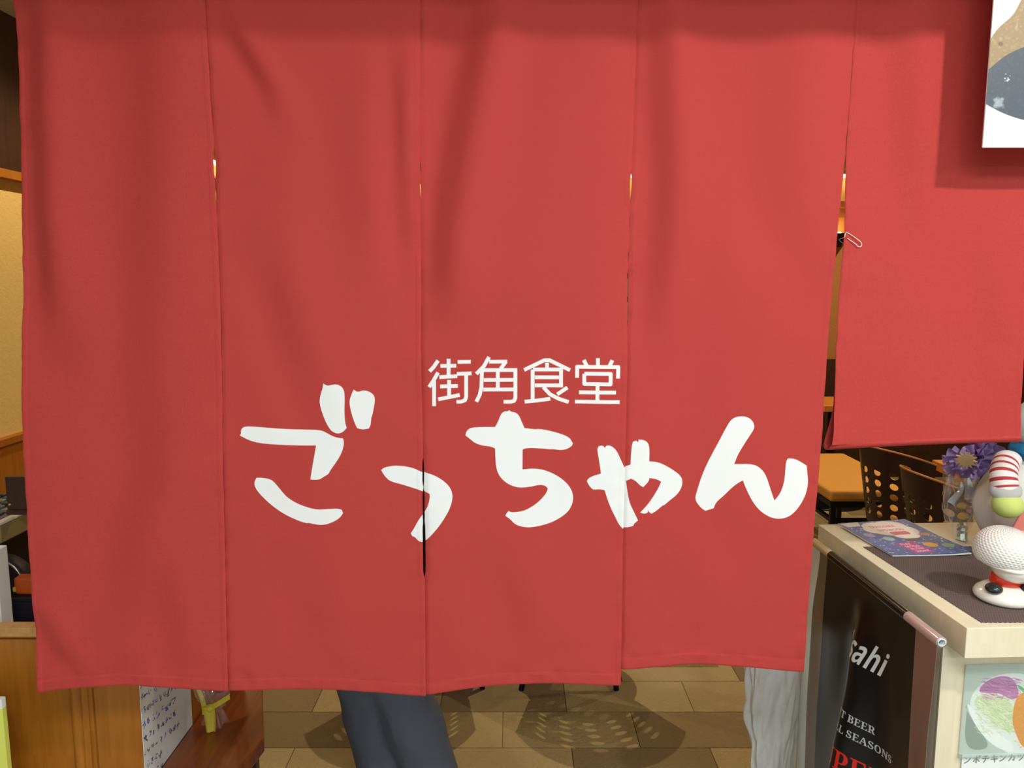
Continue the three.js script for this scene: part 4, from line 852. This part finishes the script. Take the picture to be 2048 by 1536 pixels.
{
  const p = [-1.026, 0, -1.45];
  const t = thing('yellow_sign', 'bright yellow board standing before the oak counter at the left edge', 'sign', p);
  part('board', slab(-0.36, 0, 0.0, 0.672, -0.012, 0), std({ color: 0xe3ea6a, roughness: 0.55 }), t);
  part('top_strip', slab(-0.36, 0, 0.672, 0.692, -0.012, 0), M.whitePaper, t);
  const y = 0.7005;
  const bd = thing('white_binder', 'white binder standing upright on the oak counter at the left edge', 'binder', [-1.118, y, -1.62]);
  part('cover', rbox(0.16, 0.246, 0.005, 0.001), M.whiteGloss, bd, [-0.086, 0.123, 0.012]);
  part('cover', rbox(0.16, 0.246, 0.005, 0.001), M.whiteGloss, bd, [-0.086, 0.123, -0.022]);
  part('spine', rbox(0.005, 0.246, 0.039, 0.002), M.whiteGloss, bd, [-0.0045, 0.123, -0.005]);
  part('spine_band', slab(-0.012, -0.008, 0, 0.2455, 0.0145, 0.0152), std({ color: 0x8f9298, roughness: 0.5 }), bd);
  part('pages', slab(-0.155, -0.009, 0.003, 0.242, -0.018, 0.008), M.whitePaper, bd);
  // round dark speaker with a silver rim, facing the aisle
  const dc = onZ(-2, 1168, -1.76), dr = 0.066;
  const dv = thing('round_speaker', 'round black speaker with a silver rim on the oak counter behind the binder', 'speaker', [dc.x, y, -1.76]);
  const dark = std({ color: 0x171824, roughness: 0.55 });
  part('housing', lathe([[0, -0.05], [dr * 0.8, -0.05], [dr, -0.03], [dr + 0.004, 0.0], [dr * 0.95, 0.012], [dr * 0.8, 0.004], [0, 0.0]], 48).rotateX(Math.PI / 2), dark, dv, [0, dc.y - y, 0]);
  part('rim', new THREE.TorusGeometry(dr, 0.0022, 10, 64), M.steel, dv, [0, dc.y - y, 0.012]);
  part('foot', rbox(0.07, dc.y - y - dr + 0.012, 0.05, 0.004), dark, dv, [0, (dc.y - y - dr + 0.012) / 2, -0.02]);
  const bp = onZ(46, 1186, -1.72);
  const cb = thing('black_box', 'small black box under the orange packet on the oak counter', 'box', [bp.x + 0.02, y, -1.72]);
  part('box_body', rbox(0.075, bp.y - y - 0.012, 0.05, 0.003), dark, cb, [0, (bp.y - y - 0.012) / 2, 0]);
  part('box_lid', rbox(0.079, 0.012, 0.054, 0.003), dark, cb, [0, bp.y - y - 0.006, 0]);
  const bx = thing('orange_packet', 'small crumpled orange packet lying on the little black box', 'packet', [bp.x + 0.012, bp.y, -1.72]);
  part('wrapper', warp(rbox(0.048, 0.042, 0.03, 0.008, 4), (v) => { v.multiplyScalar(1 + 0.12 * N3(v.x * 60, v.y * 60, v.z * 60)); }), std({ color: 0xc2561f, roughness: 0.5 }), bx, [0, 0.022, 0]);
  part('seal', rbox(0.008, 0.012, 0.02, 0.003), M.yellowRibbon, bx, [-0.022, 0.014, 0.006]);
  // cash register: flat keyboard case on a dark drawer, its right side towards the aisle
  const rg = thing('cash_register', 'cash register with olive keyboard case seen left of the curtain', 'cash register', [-1.45, y, -1.95]);
  part('drawer', rbox(0.36, 0.186, 0.26, 0.006), M.blackMetal, rg, [-0.02, 0.094, 0]);
  part('case', rbox(0.4, 0.046, 0.27, 0.005), std({ color: 0x9a8c5c, roughness: 0.5 }), rg, [0, 0.211, 0]);
  part('top_frame', rbox(0.404, 0.006, 0.274, 0.002), M.whiteGloss, rg, [0, 0.237, 0]);
  part('keyboard_mat', slab(-0.18, 0.18, 0.24, 0.242, -0.12, 0.12), std({ color: 0x6a5f66, roughness: 0.6 }), rg);
  const key = rbox(0.02, 0.008, 0.018, 0.003);
  const kc = [std({ color: 0x3b3a44, roughness: 0.5 }), std({ color: 0x8c8478, roughness: 0.5 }), std({ color: 0x5d6b5a, roughness: 0.5 })];
  for (let r = 0; r < 8; r++) for (let c = 0; c < 10; c++) part('key', key, kc[(r * 5 + c * 3) % 3], rg, [-0.155 + c * 0.0345, 0.246, -0.1 + r * 0.0285]);
  const mz = -1.865, my = y + 0.2505, mp = onZ(13, 953, mz);
  const md = thing('menu_stand', 'dark brown upright menu stand on top of the cash register', 'menu stand', [mp.x, my, mz]);
  const mh = mp.y - my;
  part('board', slab(0, 0.11, 0.006, mh, -0.006, 0.006), M.darkWood, md);
  part('foot', slab(0, 0.11, 0, 0.012, -0.016, 0.012), M.darkWood, md);
  for (const py of [1008, 1021]) part('brass_stud', ell(0.004, 0.004, 0.003, 12, 8), std({ color: 0xd0b060, metalness: 0.8, roughness: 0.3 }), md, [0.006, onZ(13, py, mz).y - my, 0.006]);
}

// ---------------------------------------------------------------- dining chairs with perforated shells, tables, stools
// shell built of cells, each with an oval hole, bent round the sitter's back
function shellGeometry(cols, rows, R, h0, h1, half, thick) {
  const place = (u, v, out) => { const a = u * half, h = lerp(h0, h1 - 0.045 * Math.abs(u) ** 2.2, v), r = R + 0.15 * (h - h0) + out; return new THREE.Vector3(Math.sin(a) * r, h, Math.cos(a) * r); };
  const pos = [], idx = [];
  const put = (p) => { pos.push(p.x, p.y, p.z); return pos.length / 3 - 1; };
  const quad = (a, b, c, d) => idx.push(a, b, c, a, c, d);
  const n = 20, v0 = 0.1, v1 = 0.76;
  const face = (u0, u1, w0, w1, hole) => {
    if (!hole) {
      const k = 2;
      for (let i = 0; i < k; i++) { const a = lerp(u0, u1, i / k), b = lerp(u0, u1, (i + 1) / k);
        quad(put(place(a, w0, thick)), put(place(b, w0, thick)), put(place(b, w1, thick)), put(place(a, w1, thick)));
        quad(put(place(a, w0, 0)), put(place(a, w1, 0)), put(place(b, w1, 0)), put(place(b, w0, 0))); }
      return;
    }
    const cu = (u0 + u1) / 2, cv = (w0 + w1) / 2, ru = (u1 - u0) * 0.25, rv = (w1 - w0) * 0.32;
    const rim = [], sq = [];
    for (let i = 0; i < n; i++) {
      const a = (i + 0.5) / n * Math.PI * 2, c = Math.cos(a), s = Math.sin(a), m = Math.max(Math.abs(c), Math.abs(s));
      rim.push([cu + ru * c, cv + rv * s]); sq.push([cu + (u1 - u0) / 2 * c / m, cv + (w1 - w0) / 2 * s / m]);
    }
    for (let i = 0; i < n; i++) {
      const j = (i + 1) % n, P = (q, o) => put(place(q[0], q[1], o));
      quad(P(rim[i], thick), P(sq[i], thick), P(sq[j], thick), P(rim[j], thick));
      quad(P(rim[i], 0), P(rim[j], 0), P(sq[j], 0), P(sq[i], 0));
      quad(P(rim[i], thick), P(rim[j], thick), P(rim[j], 0), P(rim[i], 0));
    }
    // cell corners
    for (const [a, b] of [[u0, w0], [u1, w0], [u1, w1], [u0, w1]]) {
      const near = sq.map((q, i) => [((q[0] - a) / (u1 - u0)) ** 2 + ((q[1] - b) / (w1 - w0)) ** 2, i]).sort((x, y) => x[0] - y[0]).slice(0, 2).map((q) => sq[q[1]]);
      for (const o of [thick, 0]) { const A = put(place(a, b, o)), B = put(place(near[0][0], near[0][1], o)), Cc = put(place(near[1][0], near[1][1], o)); idx.push(A, B, Cc); idx.push(A, Cc, B); }
    }
  };
  const e = 0.84;
  for (let r = 0; r < rows; r++) for (let c = 0; c < cols; c++) face(lerp(-e, e, c / cols), lerp(-e, e, (c + 1) / cols), lerp(v0, v1, r / rows), lerp(v0, v1, (r + 1) / rows), true);
  for (let r = 0; r < rows; r++) { const a = lerp(v0, v1, r / rows), b = lerp(v0, v1, (r + 1) / rows); face(-1, -e, a, b); face(e, 1, a, b); }
  for (let c = -1; c <= cols; c++) { const a = c < 0 ? -1 : lerp(-e, e, c / cols), b = c < 0 ? -e : c === cols ? 1 : lerp(-e, e, (c + 1) / cols); face(a, b, 0, v0); face(a, b, v1, 1); }
  const g = new THREE.BufferGeometry();
  g.setAttribute('position', new THREE.Float32BufferAttribute(pos, 3));
  g.setIndex(idx);
  return [toCreasedNormals(mergeVertices(g, 1e-5), 0.6), place];
}
function makeChair(name, label, group) {
  const t = thing(name, label, 'chair', [0, 0, 0], 0, group);
  const [g, place] = shellGeometry(5, 5, 0.18, 0.43, 0.8, 1.08, 0.0045);
  part('back_shell', g, M.shell, t);
  const rimPts = (o, v) => steps(28).map((s) => place(lerp(-1, 1, s), v, o));
  part('rim', tube([...rimPts(0.0023, 1), ], 0.0044, 60, 8), M.ply, t);
  part('seat_shell', lathe([[0, 0.415], [0.13, 0.418], [0.168, 0.428], [0.1785, 0.44], [0.17, 0.45], [0, 0.448]], 40), M.shell, t);
  part('cushion', lathe([[0, 0.45], [0.15, 0.45], [0.159, 0.458], [0.157, 0.472], [0.142, 0.482], [0, 0.486]], 40), M.orangeSeat, t);
  for (const [x, z] of [[-1, -1], [1, -1], [-1, 1], [1, 1]]) part('leg', tube([[x * 0.1, 0.42, z * 0.1], [x * 0.145, 0.2, z * 0.14], [x * 0.18, 0.0, z * 0.17]], 0.0105, 12, 10), M.blackMetal, t);
  return t;
}
{
  const proto = makeChair('tub_chair', 'nearer of two dark tub chairs right of the curtain, holes showing orange');
  const place = (x, z, turn, label, src) => {
    let o = proto;
    if (src) { o = proto.clone(); o.name = numbered('tub_chair'); o.userData = { ...proto.userData, label }; scene.add(o); }
    o.position.set(x, 0, z); o.rotation.set(0, turn, 0);
    return o;
  };
  place(1.785, -2.94, -1.5, '', false);
  place(1.835, -3.43, -1.2, 'farther of two dark tub chairs right of the curtain, partly behind its neighbour', true);
  place(0.215, -2.9, 0.0, 'dark tub chair casting the holed shadow right of the walking person', true);
  place(-0.3, -2.9, 0.05, 'dark tub chair casting the holed shadow behind the walking person', true);
}
{
  function makeTable(label, x, z, w, d, turn) {
    const t = thing('dining_table', label, 'table', [x, 0, z], turn);
    const top = rbox(w, 0.042, d, 0.004); metreUV(top);
    part('tabletop', top, M.tableTop, t, [0, 0.699, 0]);
    part('column', new THREE.CylinderGeometry(0.03, 0.03, 0.66, 20), M.blackMetal, t, [0, 0.35, 0]);
    part('foot_plate', lathe([[0, 0], [0.23, 0], [0.23, 0.012], [0.04, 0.024], [0, 0.024]], 40), M.blackMetal, t);
    return t;
  }
  const a = onY(1862, 918, 0.72);
  makeTable('orange wood table behind the purple flowers right of the curtain', a.x + 0.365, a.z + 0.42, 0.75, 0.8, -0.02);
  makeTable('orange wood table behind the curtain, chairs before it', 0.0, -3.42, 1.2, 0.65, 0);
  makeTable('far orange wood table seen through the wide slit', 2.22, -5.25, 0.75, 0.42, 0);
  // tan cushioned stool seen under the folded panel
  const p = onY(1660, 985, 0.46);
  const s = thing('cushioned_stool', 'black legged stool with tan cushion seen under the folded red panel', 'stool', [p.x + 0.235, 0, p.z - 0.46]);
  part('cushion', rbox(0.46, 0.06, 0.9, 0.02, 4), M.orangeSeat, s, [0, 0.435, 0]);
  part('frame', rbox(0.44, 0.03, 0.88, 0.004), M.blackMetal, s, [0, 0.39, 0]);
  for (const x of [-0.2, 0.2]) for (const z of [-0.42, 0.42]) part('leg', rbox(0.028, 0.39, 0.028, 0.004), M.blackMetal, s, [x, 0.195, z]);
  for (const z of [-0.42, 0.42]) part('stretcher', rbox(0.4, 0.022, 0.022, 0.003), M.blackMetal, s, [0, 0.3, z]);
  for (const x of [-0.2, 0.2]) part('stretcher', rbox(0.022, 0.022, 0.82, 0.003), M.blackMetal, s, [x, 0.3, 0]);
  // white sheets on the back wall, a sliver of which shows through the slit
  const q0 = onZ(1258, 510, -5.97), q1 = onZ(1258, 640, -5.97);
  const sheetM = thing('wall_menu', 'white menu sheets pinned to the brown back wall', 'menu', [q0.x - 0.14, q1.y, -5.974]);
  const hh = (q0.y - q1.y - 0.08) / 3;
  for (let i = 0; i < 3; i++) part('sheet', rbox(0.32, hh, 0.003, 0.001), M.whitePaper, sheetM, [0.15, hh / 2 + i * (hh + 0.04), 0.002]);
}

// ---------------------------------------------------------------- person walking behind the curtain
function flesh(bones, min, size, res, k) {
  const mc = new MarchingCubes(res, undefined, false, false, 400000);
  mc.isolation = 0;
  const half = res / 2, cell = size / res, f = mc.field, P = bones.map(([a, b, ra, rb]) => ({ a, d: [b[0] - a[0], b[1] - a[1], b[2] - a[2]], ra, rb, l: 0 }));
  P.forEach((q) => { q.l = q.d[0] ** 2 + q.d[1] ** 2 + q.d[2] ** 2 || 1e-9; });
  for (let z = 0; z < res; z++) for (let y = 0; y < res; y++) for (let x = 0; x < res; x++) {
    const X = min[0] + x * cell, Y = min[1] + y * cell, Z = min[2] + z * cell;
    let sum = 0;
    for (const q of P) {
      const ex = X - q.a[0], ey = Y - q.a[1], ez = Z - q.a[2];
      const t = Math.max(0, Math.min(1, (ex * q.d[0] + ey * q.d[1] + ez * q.d[2]) / q.l));
      const dist = Math.hypot(ex - t * q.d[0], ey - t * q.d[1], ez - t * q.d[2]) - (q.ra + (q.rb - q.ra) * t);
      if (dist < 6 * k) sum += Math.exp(-dist / k);
    }
    f[z * res * res + y * res + x] = sum > 0 ? k * Math.log(sum) : -6 * k;
  }
  mc.update();
  const g = new THREE.BufferGeometry(), n = mc.count, pos = mc.positionArray.slice(0, n * 3);
  for (let i = 0; i < n; i++) for (let c = 0; c < 3; c++) pos[i * 3 + c] = min[c] + (pos[i * 3 + c] * half + half) * cell;
  g.setAttribute('position', new THREE.BufferAttribute(pos, 3));
  const m = mergeVertices(g, 1e-4);
  m.computeVertexNormals();
  return m;
}
{
  const t = thing('person', 'person in dark grey slacks seen below the curtain', 'person', [0, 0, 0]);
  const skin = std({ color: 0xd9a888, roughness: 0.55 }), slack = std({ color: 0x5f6778, roughness: 0.85, bumpMap: rep(weave, 60, 60), bumpScale: 0.0004 });
  const zc = -2.06, hip = [-0.43, 0.92, zc];
  const L = { hip: [-0.51, 0.9, zc], knee: [-0.44, 0.5, zc + 0.03], ankle: [-0.372, 0.09, zc - 0.03] };
  const R = { hip: [-0.36, 0.9, zc], knee: [-0.345, 0.5, zc + 0.04], ankle: [-0.225, 0.09, zc + 0.01] };
  const sh = [[-0.62, 1.42, zc], [-0.26, 1.42, zc]], el = [[-0.68, 1.14, zc - 0.02], [-0.2, 1.14, zc - 0.02]], wr = [[-0.67, 0.89, zc + 0.05], [-0.2, 0.89, zc + 0.05]];
  const body = [
    [[-0.44, 1.0, zc], [-0.44, 1.32, zc], 0.115, 0.13], [[-0.52, 1.36, zc], [-0.36, 1.36, zc], 0.085, 0.085], [[-0.49, 0.95, zc], [-0.39, 0.95, zc], 0.11, 0.11],
    [[-0.44, 1.4, zc], [-0.44, 1.54, zc + 0.01], 0.055, 0.052],
    [[-0.44, 1.6, zc + 0.02], [-0.44, 1.66, zc + 0.005], 0.075, 0.092], [[-0.44, 1.555, zc + 0.05], [-0.44, 1.6, zc + 0.05], 0.04, 0.055],
    [[-0.44, 1.625, zc + 0.1], [-0.44, 1.59, zc + 0.115], 0.008, 0.013], [[-0.53, 1.63, zc], [-0.532, 1.6, zc], 0.014, 0.01], [[-0.35, 1.63, zc], [-0.348, 1.6, zc], 0.014, 0.01],
  ];
  for (const s of [0, 1]) { body.push([sh[s], el[s], 0.052, 0.042], [el[s], wr[s], 0.04, 0.028]); }
  for (const q of [L, R]) body.push([q.hip, q.knee, 0.085, 0.055], [q.knee, [lerp(q.knee[0], q.ankle[0], 0.5), 0.3, q.ankle[2] - 0.01], 0.052, 0.055], [[lerp(q.knee[0], q.ankle[0], 0.5), 0.3, q.ankle[2] - 0.01], q.ankle, 0.05, 0.036], [q.ankle, [q.ankle[0] + 0.01, 0.04, q.ankle[2] + 0.14], 0.036, 0.03]);
  const parts = [flesh(body, [-1.34, -0.03, zc - 0.9], 1.8, 100, 0.014)];
  for (const s of [0, 1]) {                                             // hands hanging, fingers a little curled
    const [x, y, z] = wr[s], out = s ? 1 : -1, H = [[[x, y + 0.01, z], [x, y - 0.04, z + 0.005], 0.024, 0.03]];
    for (let i = 0; i < 4; i++) {
      const dz = (i - 1.5) * 0.019, l = [0.034, 0.04, 0.038, 0.03][i], r = 0.0085;
      H.push([[x, y - 0.02, z + dz * 0.6], [x, y - 0.075, z + dz], 0.013, 0.0095], [[x, y - 0.075, z + dz], [x - out * 0.006, y - 0.075 - l, z + dz], r, 0.008], [[x - out * 0.006, y - 0.075 - l, z + dz], [x - out * 0.026, y - 0.075 - l * 1.75, z + dz], 0.008, 0.0068]);
    }
    H.push([[x, y - 0.02, z + 0.02], [x - out * 0.012, y - 0.055, z + 0.048], 0.013, 0.011], [[x - out * 0.012, y - 0.055, z + 0.048], [x - out * 0.02, y - 0.085, z + 0.052], 0.0105, 0.008]);
    parts.push(flesh(H, [x - 0.13, y - 0.19, z - 0.12], 0.25, 72, 0.003));
  }
  part('body', mix(parts), skin, t);
  const trousers = [[[-0.49, 0.94, zc], [-0.39, 0.94, zc], 0.135, 0.135]];
  for (const q of [L, R]) trousers.push([q.hip, q.knee, 0.105, 0.078], [q.knee, [lerp(q.knee[0], q.ankle[0], 0.5), 0.28, q.ankle[2] - 0.01], 0.074, 0.077], [[lerp(q.knee[0], q.ankle[0], 0.5), 0.28, q.ankle[2] - 0.01], [q.ankle[0], 0.1, q.ankle[2] + 0.0], 0.08, 0.078]);
  const tr = flesh(trousers, [-1.0, 0.0, zc - 0.55], 1.12, 104, 0.012);
  warp(tr, (v) => {                                                     // hem level, creases and loose folds in the legs
    if (v.y < 0.05) v.y = 0.05; if (v.y > 1.0) v.y = 1.0 + (v.y - 1.0) * 0.2;
    const k = 0.007 * N3(v.x * 10, v.y * 5 + v.x * 6, v.z * 10) + 0.003 * N3(v.x * 26, v.y * 14, v.z * 26);
    v.z += k * 1.6; v.x += k;
  });
  part('trousers', tr, slack, t);
  const shirt = [[[-0.44, 1.47, zc], [-0.58, 1.425, zc], 0.062, 0.07], [[-0.44, 1.47, zc], [-0.3, 1.425, zc], 0.062, 0.07], [[-0.44, 0.98, zc], [-0.44, 1.32, zc], 0.14, 0.152], [[-0.53, 1.37, zc], [-0.35, 1.37, zc], 0.1, 0.1]];
  for (const s of [0, 1]) shirt.push([sh[s], el[s], 0.07, 0.06], [el[s], [lerp(el[s][0], wr[s][0], 0.85), lerp(el[s][1], wr[s][1], 0.85), lerp(el[s][2], wr[s][2], 0.85)], 0.058, 0.046]);
  part('shirt', flesh(shirt, [-1.0, 0.72, zc - 0.55], 1.1, 90, 0.014), std({ color: 0x34343a, roughness: 0.85 }), t);
  const hair = flesh([[[-0.44, 1.68, zc - 0.02], [-0.44, 1.63, zc - 0.035], 0.096, 0.088], [[-0.47, 1.73, zc + 0.03], [-0.41, 1.73, zc + 0.03], 0.048, 0.048]], [-0.62, 1.48, zc - 0.2], 0.36, 60, 0.01);
  part('hair', hair, std({ color: 0x1f1712, roughness: 0.5 }), t);
  for (const x of [-0.472, -0.408]) part('eye', ell(0.0115, 0.0085, 0.006, 16, 12), std({ color: 0x2b1d16, roughness: 0.2 }), t, [x, 1.64, zc + 0.088]);
  part('mouth', ell(0.022, 0.0045, 0.006, 18, 10), std({ color: 0xb06a5e, roughness: 0.5 }), t, [-0.44, 1.556, zc + 0.088]);
  for (const q of [L, R]) part('shoe', warp(ell(0.05, 0.045, 0.14, 32, 20), (v) => { if (v.y < -0.02) v.y = -0.02 - (v.y + 0.02) * 0.02; if (v.z > 0) v.y *= 1 - 2.6 * v.z; }), std({ color: 0x1b1716, roughness: 0.3 }), t, [q.ankle[0] + 0.005, 0.022, q.ankle[2] + 0.05]);
}

scene.traverse((o) => { if (o.isMesh) { o.castShadow = true; o.receiveShadow = true; } });
renderer.render(scene, camera);
